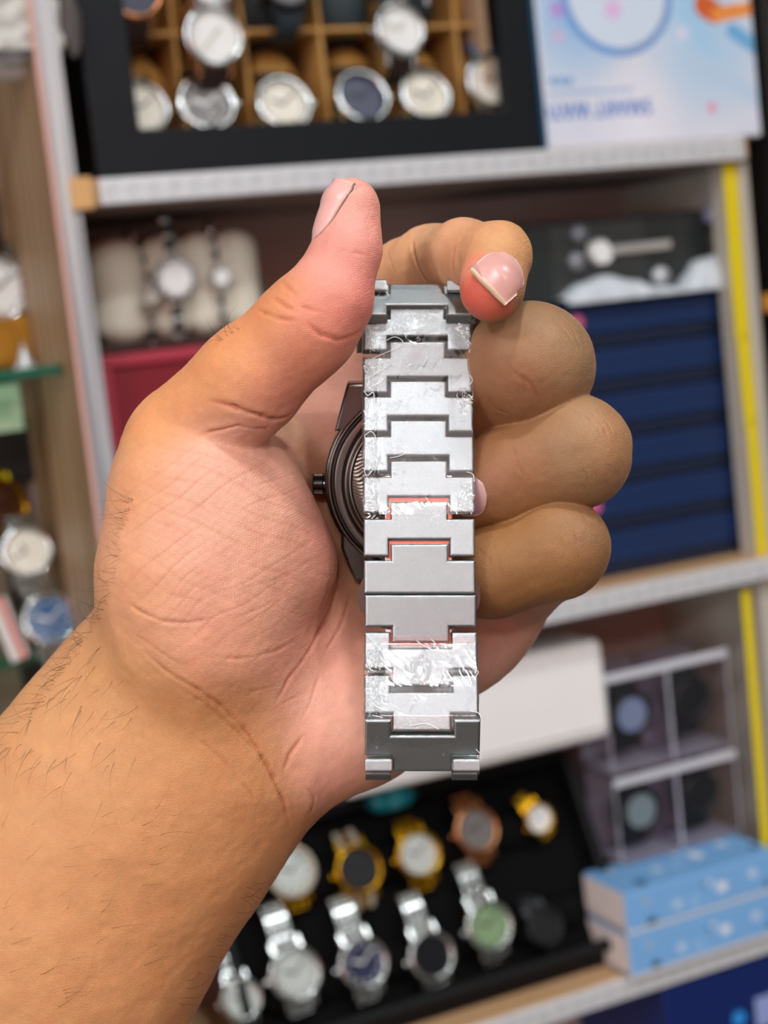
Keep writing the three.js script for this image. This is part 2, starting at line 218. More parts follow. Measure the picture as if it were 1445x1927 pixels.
// ───────────── product carton, printed upside down, right of the watch box ─────────────
{
  const zf = -0.006, L = onZ(1026, 200, zf).x, w = 0.168, h = 0.19, d = 0.09, PX = 8533;
  const print = canvasTexture(Math.round(w * PX), Math.round(h * PX), (g, cw, ch) => {
    const at = (px, py) => { const p = onZ(px, py, zf); return [(p.x - L) * PX, ch - (p.y - TOP) * PX]; }, blob = (px, py, r, c, a = 1) => { const [x, y] = at(px, py), k = g.createRadialGradient(x, y, 0, x, y, r * 2.9); k.addColorStop(0, c.replace('A', a)); k.addColorStop(1, c.replace('A', 0)); g.fillStyle = k; g.fillRect(0, 0, cw, ch); };
    g.fillStyle = '#d9dfe8'; g.fillRect(0, 0, cw, ch);
    blob(1080, 30, 150, 'rgba(130,185,228,A)', 0.9); blob(1330, 90, 160, 'rgba(150,205,238,A)', 0.7); blob(1300, 10, 90, 'rgba(150,205,238,A)', 0.8); blob(1200, 220, 120, 'rgba(238,238,242,A)', 0.9);
    const band = (pts, c, lw) => { g.strokeStyle = c; g.lineWidth = lw; g.lineCap = 'round'; g.beginPath(); pts.forEach((q, i) => (i ? g.lineTo(...at(...q)) : g.moveTo(...at(...q)))); g.stroke(); };
    band([[1380, 60], [1470, 125]], 'rgba(85,165,215,.75)', 90); band([[1300, 110], [1470, 215]], 'rgba(190,214,232,.8)', 110);
    const [cx, cy] = at(1160, -10); g.lineWidth = 46; g.strokeStyle = '#6fa0d6'; g.beginPath(); g.ellipse(cx, cy, 345, 318, 0, 0, 7); g.fillStyle = '#d3e2ef'; g.fill(); g.stroke(); g.lineWidth = 14; g.strokeStyle = '#8d9db2'; g.beginPath(); g.ellipse(cx + 6, cy + 4, 320, 300, 0, 0.2, 1.6); g.stroke();
    blob(1152, 20, 26, 'rgba(240,160,215,A)', 0.8); blob(1046, 20, 22, 'rgba(200,120,205,A)', 0.9); blob(1048, 70, 18, 'rgba(240,180,205,A)', 0.9); blob(1284, 65, 22, 'rgba(236,226,240,A)', 1);
    blob(1330, 15, 30, 'rgba(214,98,44,A)', 1); band([[1325, 12], [1345, 25]], '#d1642f', 130); band([[1350, 30], [1470, 5]], '#ee9446', 84); band([[1395, 0], [1400, -30]], '#dce8f4', 60);
    blob(1341, 207, 14, 'rgba(246,110,140,A)', 1);
    // the printed words stand on their heads
    const words = (s, px, py, size, c, font = 'bold') => { const [x, y] = at(px, py); g.save(); g.translate(x, y); g.rotate(Math.PI); g.fillStyle = c; g.font = `${font} ${size}px sans-serif`; g.fillText(s, 0, 0); g.restore(); };
    words('SMART WATCH', 1226, 190, 118, '#3f72c4');
    g.fillStyle = 'rgba(120,160,205,.55)'; for (let i = 0; i < 9; i++) { const [x, y] = at(1030 + i * 18, 176 - i * 1.0); g.fillRect(x, y, 52, 26); }
    g.fillStyle = 'rgba(90,150,205,.8)'; for (let i = 0; i < 3; i++) { const [x, y] = at(1030 + i * 16, 150); g.fillRect(x, y, 44, 40); }
  });
  const b = thing('product_box', 'pale blue and white product carton standing on its head, printed with a watch', 'product box', V(L + w / 2, TOP + h / 2 + 0.0005, zf - d / 2));
  part(b, 'carton', box(w, h, d, 0.001), std(0xdfe5ea, 0.5)); part(b, 'printed_front', new THREE.PlaneGeometry(w - 0.002, h - 0.002), std(0xffffff, 0.4, 0, { map: print }), 0, 0, d / 2 + 0.0003); part(b, 'printed_side', new THREE.PlaneGeometry(d - 0.002, h - 0.002), std(0x2c6a94, 0.4), -w / 2 - 0.0003, 0, 0, 0, -Math.PI / 2, 0);
}

// ───────────── middle shelf: red box and ladies' watches ─────────────
{
  const zf = -0.02, L = onZ(206, 860, zf).x, top = onZ(240, 665, zf).y, w = 0.155, h = top - MID, d = 0.12, red = std(0x7d0a1e, 0.5), edge = std(0xa83242, 0.45);
  const b = thing('jewellery_box', 'crimson leather jewellery box with a raised border under the cream watch pillows', 'jewellery box', V(L + w / 2, MID, zf - d / 2));
  part(b, 'body', box(w, h, d, 0.002), red, 0, h / 2, 0);
  const rail = 0.0075; part(b, 'border', box(w, rail, 0.004, 0.0015), edge, 0, h - rail / 2, d / 2 + 0.0012); part(b, 'border', box(w, rail, 0.004, 0.0015), edge, 0, rail / 2, d / 2 + 0.0012); part(b, 'border', box(rail, h - 2 * rail, 0.004, 0.0015), edge, -w / 2 + rail / 2, h / 2, d / 2 + 0.0012); part(b, 'border', box(rail, h - 2 * rail, 0.004, 0.0015), edge, w / 2 - rail / 2, h / 2, d / 2 + 0.0012);
  // stand with pillows
  const zp = -0.062, st = thing('pillow_stand', 'brown stand holding the cream watch pillows on the red box', 'stand', V(L + w / 2 - 0.02, top, zp - 0.012));
  part(st, 'base', box(0.118, 0.006, 0.05, 0.002), std(0x3c1e18, 0.6), 0, 0.0035, 0); part(st, 'back_rail', box(0.112, 0.066, 0.006, 0.002), std(0x9a7440, 0.6), 0, 0.039, -0.021);
  const pg = new THREE.CapsuleGeometry(0.0115, 0.036, 8, 24), cream = std(0xd9d8c4, 0.7);
  const spots = [[226, 570, 'leftmost'], [316, 563, 'second'], [383, 558, 'third'], [448, 552, 'rightmost']];
  for (const [px, py, n] of spots) { const p = onZ(px, py, zp + 0.0), o = thing('watch_pillow', `${n} of the cream watch pillows standing on the red box`, 'watch pillow', V(p.x, top + 0.037, zp), 'cream watch pillows'); part(o, 'pad', pg, cream).scale.set(px < 300 ? 1.6 : 1.25, 1.08, 1); part(o, 'seam', new THREE.TorusGeometry(0.0118, 0.0004, 6, 30).rotateX(Math.PI / 2), cream, 0, 0.018, 0).scale.set(px < 300 ? 1.6 : 1.25, 1, 1); }
  const crystal = metal(0xe8e8ea, 0.18);
  const ladies = (label, px, py, r, n, mat, dial) => { const p = onZ(px, py, zp + 0.019), o = thing('ladies_watch', label, 'wristwatch', V(p.x, p.y, zp + 0.019), "ladies' watches on the cream pillows"); const k = r / 0.011;
    part(o, 'case', new THREE.CylinderGeometry(r, r * 1.05, 0.005, 28).rotateX(Math.PI / 2), mat); part(o, 'dial', new THREE.CylinderGeometry(r * 0.74, r * 0.74, 0.001, 24).rotateX(Math.PI / 2), dial, 0, 0, 0.0028); for (let i = 0; i < 14; i++) { const a = (i / 14) * 2 * Math.PI; part(o, 'stone', new THREE.IcosahedronGeometry(0.0017 * k, 1), crystal, Math.cos(a) * r * 0.9, Math.sin(a) * r * 0.9, 0.003); }
    const bl = box(0.0058 * k, 0.0044, 0.003, 0.0011, 2); for (let i = 0; i < n; i++) for (const s of [1, -1]) part(o, 'bracelet_link', bl, i % 2 ? C.dark : mat, 0, s * (r + 0.003 + i * 0.0048), -0.002 - Math.max(0, i - 2) ** 2 * 0.0011); };
  ladies('silver crystal set watch on a dark bracelet, between the cream pillows', 328, 524, 0.0125, 7, C.steel, C.white);
  ladies('small silver watch on the right hand cream pillow', 414, 522, 0.0062, 6, C.steel, C.white);
  ladies('slim silver bracelet watch on the second cream pillow', 282, 560, 0.005, 8, C.steel, C.champagne);
}
// ───────────── navy boxes ─────────────
{
  const z0 = onY(1150, 1087, MID).z, xl = onZ(1040, 700, z0).x, xr = onZ(1396, 900, z0).x, w = xr - xl, top = onZ(1380, 540, z0).y, h = (top - MID) / 6, navy = std(0x082650, 0.5), dark = std(0x051630, 0.55), pink = std(0xd0608c, 0.5), n = ['bottom', 'second', 'third', 'fourth', 'fifth', 'top'];
  let first;
  for (let i = 0; i < 6; i++) {
    const label = i === 0 ? 'navy blue gift box at the bottom of the stack behind the fingers' : i === 5 ? 'navy blue gift box on top of the stack, under the black plastic box' : `navy blue gift box, ${n[i]} from the bottom of the stack`;
    if (first) { copyOf(first, label, V(xl + w / 2 + (rnd() - 0.5) * 0.002, MID + h * i, z0 - 0.05)); continue; }
    const b = first = thing('gift_box', label, 'gift box', V(xl + w / 2, MID, z0 - 0.05), 'navy gift boxes');
    part(b, 'base', box(w - 0.003, h * 0.5, 0.098, 0.001), dark, 0, h * 0.25 + 0.0003, 0); part(b, 'lid', box(w, h * 0.66, 0.1, 0.002), navy, 0, h * 0.67 - 0.0006, 0); part(b, 'lid_rim', box(w + 0.001, h * 0.1, 0.101, 0.001), std(0x0d2a58, 0.42), 0, h * 0.4, 0);
    part(b, 'emblem', new THREE.CylinderGeometry(0.0052, 0.0052, 0.0006, 24).rotateX(Math.PI / 2), pink, onZ(1084, 606, z0).x - (xl + w / 2), h * 0.62, 0.0502);
  }
  // black packing box with a white watch and tissue on the stack
  const y = top, bx = thing('plastic_box', 'shiny black plastic box lying on the navy gift boxes', 'box', V(xl + w / 2 - 0.004, y, z0 - 0.055)), bh = onZ(1200, 405, z0 - 0.01).y - y;
  part(bx, 'body', box(w + 0.03, bh, 0.09, 0.003), std(0x2c302f, 0.28), -0.012, bh / 2 + 0.0008, 0); part(bx, 'lid', box(w + 0.032, bh * 0.28, 0.092, 0.003), std(0x333736, 0.24), -0.012, bh * 0.86, 0); part(bx, 'clear_sleeve', box(w * 0.5, bh * 0.9, 0.001, 0.0004), new THREE.MeshPhysicalMaterial({ color: 0xffffff, transmission: 1, thickness: 0, roughness: 0.1 }), -0.02, bh * 0.5, 0.0485);
  const zt = z0 - 0.006, tissue = (pts, label) => { const a = pts.map((q) => onZ(q[0], q[1], zt)), l = a[0], r = a[a.length - 1], n2 = 44, pos = [], idx = []; const topAt = (t) => { const f = t * (a.length - 1), i = Math.min(a.length - 2, Math.floor(f)); return lerp(a[i].y, a[i + 1].y, smooth(f - i, 0, 1)); };
      for (let j = 0; j <= 12; j++) for (let i = 0; i <= n2; i++) { const t = i / n2, q = (j / 12) * Math.PI, hh = Math.max(0.001, topAt(t) - y), wr = (noise3(t * 14, j * 0.6, 3) - 0.5) * 0.0026; pos.push(lerp(l.x, r.x, t) - l.x, Math.sin(q) * hh * (1 + (noise3(t * 9, j, 8) - 0.5) * 0.1) + 0.0005, zt + 0.004 + Math.cos(q) * 0.013 + wr - zt - 0.004); }
      for (let j = 0; j < 12; j++) for (let i = 0; i < n2; i++) { const k = j * (n2 + 1) + i; idx.push(k, k + 1, k + n2 + 2, k, k + n2 + 2, k + n2 + 1); }
      const g = new THREE.BufferGeometry(); g.setAttribute('position', new THREE.Float32BufferAttribute(pos, 3)); g.setIndex(idx); g.computeVertexNormals(); const m = new THREE.Mesh(g, std(0xccd6da, 0.7, 0, { side: THREE.DoubleSide })); m.name = numbered('tissue_paper'); m.position.set(l.x, y, zt + 0.004); scene.add(m); tag(m, label, 'tissue paper'); };
  tissue([[1046, 566], [1075, 535], [1130, 520], [1190, 528], [1225, 541], [1270, 541]], 'white crumpled tissue paper on the navy boxes beside the index finger');
  tissue([[1270, 540], [1300, 492], [1345, 478], [1382, 476]], 'white crumpled tissue paper heaped against the yellow taped post');
  const p = onZ(1130, 474, zt - 0.0), q = onZ(1255, 462, zt), wt2 = thing('toy_watch', 'round white watch with a thin pale strap lying against the black plastic box', 'wristwatch', V(p.x, p.y, zt - 0.001)); part(wt2, 'face', new THREE.CylinderGeometry(0.0088, 0.0088, 0.004, 32).rotateX(Math.PI / 2), C.white); part(wt2, 'strap', box(q.x - p.x, 0.0058, 0.002, 0.0009), std(0xa9a79f, 0.6), (q.x - p.x) / 2 + 0.004, 0.0005, 0, 0, 0, 0.01); part(wt2, 'rim', new THREE.TorusGeometry(0.0085, 0.0008, 8, 32), C.steel, 0, 0, 0.002);
  for (const [px, py, r, c, label] of [[1085, 492, 0.0056, 0x8f9498, 'small grey bead in the clear wrap left of the white watch'], [1090, 440, 0.0055, 0x7f858c, 'grey bead in the clear wrap near the index finger'], [1342, 402, 0.0075, 0x8d8aa8, 'lilac bead near the top of the yellow taped post'], [1243, 519, 0.0062, 0xc9cccd, 'small white bead lying on the tissue paper']]) { const a = onZ(px, py, zt), o = thing('bead', label, 'bead', a, 'beads in the clear wrap'); part(o, 'ball', new THREE.SphereGeometry(r, 20, 14), std(c, 0.3)); part(o, 'hole', new THREE.TorusGeometry(r * 0.3, r * 0.1, 6, 16), std(0x444444, 0.5), 0, 0, r * 0.94); }
}

// ───────────── bottom shelf ─────────────
{   // white box behind the tray
  const zf = -0.03, R = onZ(1147, 1330, zf).x, L = onZ(640, 1420, zf).x, top = onZ(1130, 1204, zf).y, bot = onZ(1000, 1424, zf).y, h = top - bot, b = thing('white_box', 'plain white box with rounded corners lying on the back edge of the black tray', 'box', V((L + R) / 2, bot, zf - 0.031));
  part(b, 'body', box(R - L, h, 0.062, 0.006, 4), std(0xf2f2ec, 0.5), 0, h / 2 + 0.0003, 0); part(b, 'lid_seam', box(R - L - 0.004, 0.0006, 0.062, 0.0002), std(0x9b9b94, 0.7), 0, h * 0.12, 0.0012);
}
const trayN = V(0, 0.42, 0.9).normalize(), trayP = onZ(800, 1700, -0.055);
{   // black tray leaning back with two rows of watches
  const tilt = Math.atan2(trayN.y, trayN.z), tq = new THREE.Quaternion().setFromEuler(new THREE.Euler(-tilt, 0, 0)), at = (px, py, lift = 0) => onPlane(px, py, trayP.clone().addScaledVector(trayN, lift), trayN), black = std(0x030303, 0.8, 0, { specularIntensity: 0.3 }), rim = std(0x08090a, 0.55, 0, { specularIntensity: 0.5 });
  const inv = tq.clone().invert(), tr = onPlane(1105, 1408, trayP, trayN), R = onPlane(1120, 1640, trayP, trayN).x, L = R - 0.27, loc = (p) => p.clone().sub(trayP).applyQuaternion(inv);
  const t = thing('watch_tray', 'black velvet watch tray leaning back with two rows of gold and steel watches', 'watch tray', trayP); t.quaternion.copy(tq);
  const yt = loc(tr).y, yb = loc(onPlane(1100, 1790, trayP, trayN)).y, cx = (L + R) / 2 - trayP.x, w = R - L, h = yt - yb;
  part(t, 'bed', box(w, h, 0.012, 0.002), black, cx, (yt + yb) / 2, -0.014); part(t, 'side_wall', box(0.007, h, 0.032, 0.002), rim, cx + w / 2, (yt + yb) / 2, -0.002); part(t, 'side_wall', box(0.007, h, 0.032, 0.002), rim, cx - w / 2, (yt + yb) / 2, -0.002); part(t, 'back_lip', box(w, 0.008, 0.026, 0.002), rim, cx, yt, -0.006); part(t, 'front_lip', box(w, 0.009, 0.03, 0.003), rim, cx, yb, 0.0);
  { const fl = onPlane(1000, 1830, trayP, trayN), hh = trayP.y + yb * Math.cos(tilt) - LOW; part(scene, 'x', new THREE.BufferGeometry(), black).removeFromParent(); const foot = thing('tray_stand', 'black plinth under the front of the leaning watch tray', 'stand', V((L + R) / 2, LOW, fl.z)); part(foot, 'plinth', box(w + 0.004, Math.max(0.012, hh - 0.004), 0.03, 0.002), rim, 0, Math.max(0.012, hh - 0.004) / 2 + 0.0004, -0.012); 0 && part(foot, 'back_leg', box(w - 0.02, 0.09, 0.01, 0.002), black, 0, 0.046, -0.075); }
  part(t, 'row_pad', new THREE.CapsuleGeometry(0.013, w - 0.05, 6, 16).rotateZ(Math.PI / 2), black, cx, loc(at(780, 1610)).y, -0.006).scale.z = 0.6; part(t, 'row_pad', new THREE.CapsuleGeometry(0.013, w - 0.05, 6, 16).rotateZ(Math.PI / 2), black, cx, loc(at(800, 1790)).y, -0.006).scale.z = 0.6;
  const face = (lift, turn) => new THREE.Quaternion().setFromEuler(new THREE.Euler(-tilt + lift, 0, turn)), g = 'watches in the black tray';
  const put = (label, px, py, o) => watch(label, g, { at: at(px, py, 0.011), q: face(o.lift ?? 0.1, o.turn ?? 0.06), flip: true, ...o });
  put('two tone watch with a pale dial beside the wrist, upper tray row', 545, 1640, { case: C.gold, bezel: C.champagne, dial: C.silver, r: 0.0172, links: 3, linkMat: C.gold, markers: true });
  put('gold watch with a black dial in the upper row of the tray', 672, 1636, { case: C.gold, bezel: C.gold, dial: C.black, r: 0.0168, links: 3, linkMat: C.champagne });
  put('gold watch with a silver dial, third in the upper row of the tray', 784, 1608, { case: C.gold, bezel: C.gold, dial: C.silver, r: 0.0165, links: 3, linkMat: C.gold });
  put('rose gold watch with a grey dial in the upper row of the tray', 893, 1562, { case: C.rose, bezel: C.rose, dial: C.grey, r: 0.0165, links: 3, linkMat: C.rose });
  put('slim gold watch turned sideways at the right end of the upper row', 1012, 1540, { case: C.gold, dial: C.white, r: 0.0115, links: 4, turn: 0.5, lift: 0.3 });
  put('steel bracelet watch partly behind the wrist, left end of the lower row', 452, 1880, { case: C.steel, dial: C.silver, r: 0.0135, links: 8, flat: true, turn: 0.05 });
  put('steel watch with a mint dial, second in the lower row of the tray', 552, 1832, { case: C.steel, dial: C.silver, r: 0.0178, links: 7, flat: true, markers: true });
  put('steel watch with a dark blue dial in the lower row of the tray', 680, 1812, { case: C.steel, dial: C.navy, r: 0.0172, links: 7, flat: true, markers: true, hands: C.white });
  put('steel watch with a black dial in the lower row of the tray', 808, 1798, { case: C.steel, dial: C.dark, r: 0.0165, links: 7, flat: true });
  put('steel watch with a green dial in the lower row of the tray', 916, 1742, { case: C.steel, dial: C.green, r: 0.0172, links: 7, flat: true, markers: true });
  put('dark watch with a steel edge at the right end of the lower row', 1022, 1742, { case: C.dark, bezel: C.black, dial: C.black, r: 0.0135, strap: C.leather, turn: 0.3, crown: true });
  const td = onPlane(735, 1502, trayP.clone().addScaledVector(trayN, 0.012), trayN), teal = thing('tape_roll', 'glossy teal roll lying at the top of the black tray under the bracelet', 'roll', td); teal.quaternion.copy(tq); part(teal, 'roll', new THREE.CapsuleGeometry(0.0078, 0.017, 8, 20).rotateZ(Math.PI / 2), std(0x0a7f88, 0.25)); part(teal, 'core', new THREE.CylinderGeometry(0.004, 0.004, 0.034, 16).rotateZ(Math.PI / 2), std(0x0b5f66, 0.4)); part(teal, 'label_band', new THREE.CylinderGeometry(0.00795, 0.00795, 0.008, 24, 1, true).rotateZ(Math.PI / 2), std(0x3a9ba6, 0.25));
  const od = onPlane(766, 1466, trayP.clone().addScaledVector(trayN, 0.004), trayN), ora = thing('orange_tag', 'small orange tag above the teal roll', 'tag', od); ora.quaternion.copy(tq); part(ora, 'card', box(0.01, 0.012, 0.0012, 0.0005), std(0xd8532a, 0.6)); part(ora, 'eyelet', new THREE.TorusGeometry(0.0012, 0.0004, 6, 16), C.steel, 0, 0.004, 0.0007);
}
{   // light blue boxes with white flowers
  const zf = onY(1190, 1846, LOW).z, L = onZ(1186, 1800, zf).x, w = 0.125, h0 = onZ(1186, 1848, zf).y, h1 = onZ(1186, 1763, zf).y, h = Math.max(0.02, h1 - LOW), d = 0.052;
  const pattern = canvasTexture(1024, 256, (g, cw, ch) => { g.fillStyle = '#78aede'; g.fillRect(0, 0, cw, ch); const star = (x, y, r, c) => { g.fillStyle = c; for (let i = 0; i < 6; i++) { g.save(); g.translate(x, y); g.rotate((i * Math.PI) / 3); g.beginPath(); g.ellipse(r * 0.5, 0, r * 0.5, r * 0.22, 0, 0, 7); g.fill(); g.restore(); } };
    [[120, 60, 22, '#c9b878'], [330, 150, 40, '#c5d8e6'], [640, 120, 48, '#e8ecee'], [560, 60, 26, '#d8e2ea'], [150, 215, 40, '#23405c'], [520, 70, 20, '#3a6a84'], [860, 90, 40, '#cfdce8'], [960, 200, 30, '#23405c'], [450, 170, 50, '#8fbde4']].forEach((s) => star(...s)); });
  const mat = std(0xffffff, 0.45, 0, { map: pattern }), plain = std(0x7cb2e0, 0.45), cap = std(0xe2d4cc, 0.5);
  const mk = (label, y) => { const b = thing('patterned_box', label, 'gift box', V(L + w / 2, y, zf - d / 2), 'light blue flowered boxes'); part(b, 'body', box(w, h - 0.0015, d, 0.0012), plain, 0, h / 2, 0); part(b, 'printed_front', new THREE.PlaneGeometry(w - 0.003, h - 0.0065), mat, 0, h / 2 - 0.001, d / 2 + 0.0003); part(b, 'printed_top', new THREE.PlaneGeometry(w - 0.003, d - 0.003), mat, 0, h - 0.0007 + 0.0004, 0, -Math.PI / 2); part(b, 'end_flap', new THREE.PlaneGeometry(d - 0.002, h - 0.003), cap, -w / 2 - 0.0003, h / 2, 0, 0, -Math.PI / 2); part(b, 'white_rim', box(w + 0.0006, 0.0035, d + 0.0006, 0.0006), std(0xdde3e6, 0.5), 0, 0.0022, 0); return b; };
  mk('lower of the two light blue boxes with white flowers', LOW + 0.0004); mk('upper of the two light blue boxes with white flowers', LOW + h + 0.0006);
  // clear plastic boxes with black sports watches
  const clear = new THREE.MeshPhysicalMaterial({ color: 0xf8f5fa, transmission: 1, thickness: 0, roughness: 0.05, ior: 1.5 }), holder = std(0x8e8c93, 0.5), rubber = std(0x0b1216, 0.5), base = LOW + 2 * h + 0.0012, zc = zf - 0.04, bw = 0.0505, bh0 = onZ(1250, 1440, zc).y - base, faces = [std(0x7f9490, 0.25), std(0x0d151b, 0.3), std(0x8094ac, 0.25), std(0x0d151b, 0.3)];
  const txt = ['in the lower left clear box, pale green screen', 'in the lower right clear box beside the yellow tape', 'in the upper left clear box, blue grey screen', 'in the upper right clear box beside the yellow tape'];
  [[0, 0], [1, 0], [0, 1], [1, 1]].forEach(([i, j], k) => {
    const bh = bh0 + j * 0.009, x = onZ(1156, 1480, zc).x + bw / 2 + i * (bw + 0.001) , y = base + j * (bh0 + 0.0012), b = thing('clear_box', ['lower left', 'lower right', 'upper left', 'upper right'][k] + ' of the four clear plastic boxes holding black sports watches', 'clear box', V(x, y, zc - 0.022), 'clear plastic watch boxes');
    const t = 0.0008; part(b, 'front_wall', new THREE.PlaneGeometry(bw, bh), clear, 0, bh / 2, 0.022); for (const s of [-1, 1]) part(b, 'side_wall', new THREE.PlaneGeometry(0.044, bh), clear, (s * bw) / 2, bh / 2, 0, 0, (s * Math.PI) / 2, 0); part(b, 'lid', new THREE.PlaneGeometry(bw, 0.044), clear, 0, bh, 0, -Math.PI / 2, 0, 0); part(b, 'corner_edge', box(t, bh - 0.002, t, 0.0003), std(0xcfd2da, 0.2, 0.2), -bw / 2, bh / 2, 0.022); part(b, 'corner_edge', box(t, bh - 0.002, t, 0.0003), std(0xcfd2da, 0.2, 0.2), bw / 2, bh / 2, 0.022); part(b, 'lid_edge_glint', box(bw + 0.001, 0.006, 0.0015, 0.0007), std(0xdfe3ea, 0.15, 0.2), 0, bh - 0.004, 0.0232); part(b, 'floor_plate', box(bw - 0.002, 0.002, 0.042, 0.0006), holder, 0, 0.0014, 0); part(b, 'back_card', box(bw - 0.003, bh - 0.006, 0.001, 0.0004), holder, 0, bh / 2, -0.019);  // lid edge bar is whitened: the highlight is put into its colour
    const w2 = thing('sports_watch', 'black rubber sports watch ' + txt[k], 'wristwatch', V(x - 0.001, y + bh * 0.52, zc - 0.014), 'sports watches in clear boxes'); const oc = new THREE.CylinderGeometry(0.0175, 0.0185, 0.011, 8).rotateX(Math.PI / 2).rotateZ(Math.PI / 8);
    part(w2, 'case', oc, rubber); part(w2, 'bezel', new THREE.TorusGeometry(0.0138, 0.0022, 8, 32), rubber, 0, 0, 0.0058); part(w2, 'screen', new THREE.CylinderGeometry(0.0122, 0.0122, 0.001, 32).rotateX(Math.PI / 2), faces[k], 0, 0, 0.0062); part(w2, 'strap', box(0.021, 0.016, 0.005, 0.002), rubber, 0, 0.0195, -0.0035, -0.4); part(w2, 'strap', box(0.021, 0.016, 0.005, 0.002), rubber, 0, -0.0195, -0.0035, 0.4); for (const [bx, by] of [[-0.0178, 0.006], [0.0178, 0.006], [-0.0178, -0.006], [0.0178, -0.006]]) part(w2, 'button', box(0.003, 0.004, 0.003, 0.001), rubber, bx, by, 0);
  });
}
{   // navy carton below the bottom shelf
  const zf = -0.004, a = onZ(1290, 1927, zf), top = LOW - TH - 0.004, b = thing('navy_carton', 'dark blue carton with a light blue disc under the bottom shelf', 'carton', V(a.x + 0.05, top - 0.2, zf - 0.06)); part(b, 'body', box(0.13, 0.2, 0.12, 0.002), std(0x06205c, 0.45), 0, 0.1, 0);
  const q = onZ(1390, 1916, zf), r = onZ(1428, 1905, zf); part(b, 'printed_disc', new THREE.CylinderGeometry(0.0055, 0.0055, 0.0006, 28).rotateX(Math.PI / 2), std(0x2f8fdc, 0.4), q.x - a.x - 0.05, q.y - top + 0.2, 0.0603); part(b, 'printed_label', box(0.016, 0.022, 0.0006, 0.0002), std(0x8fa0d0, 0.4), r.x - a.x - 0.045, r.y - top + 0.2, 0.0603);
}

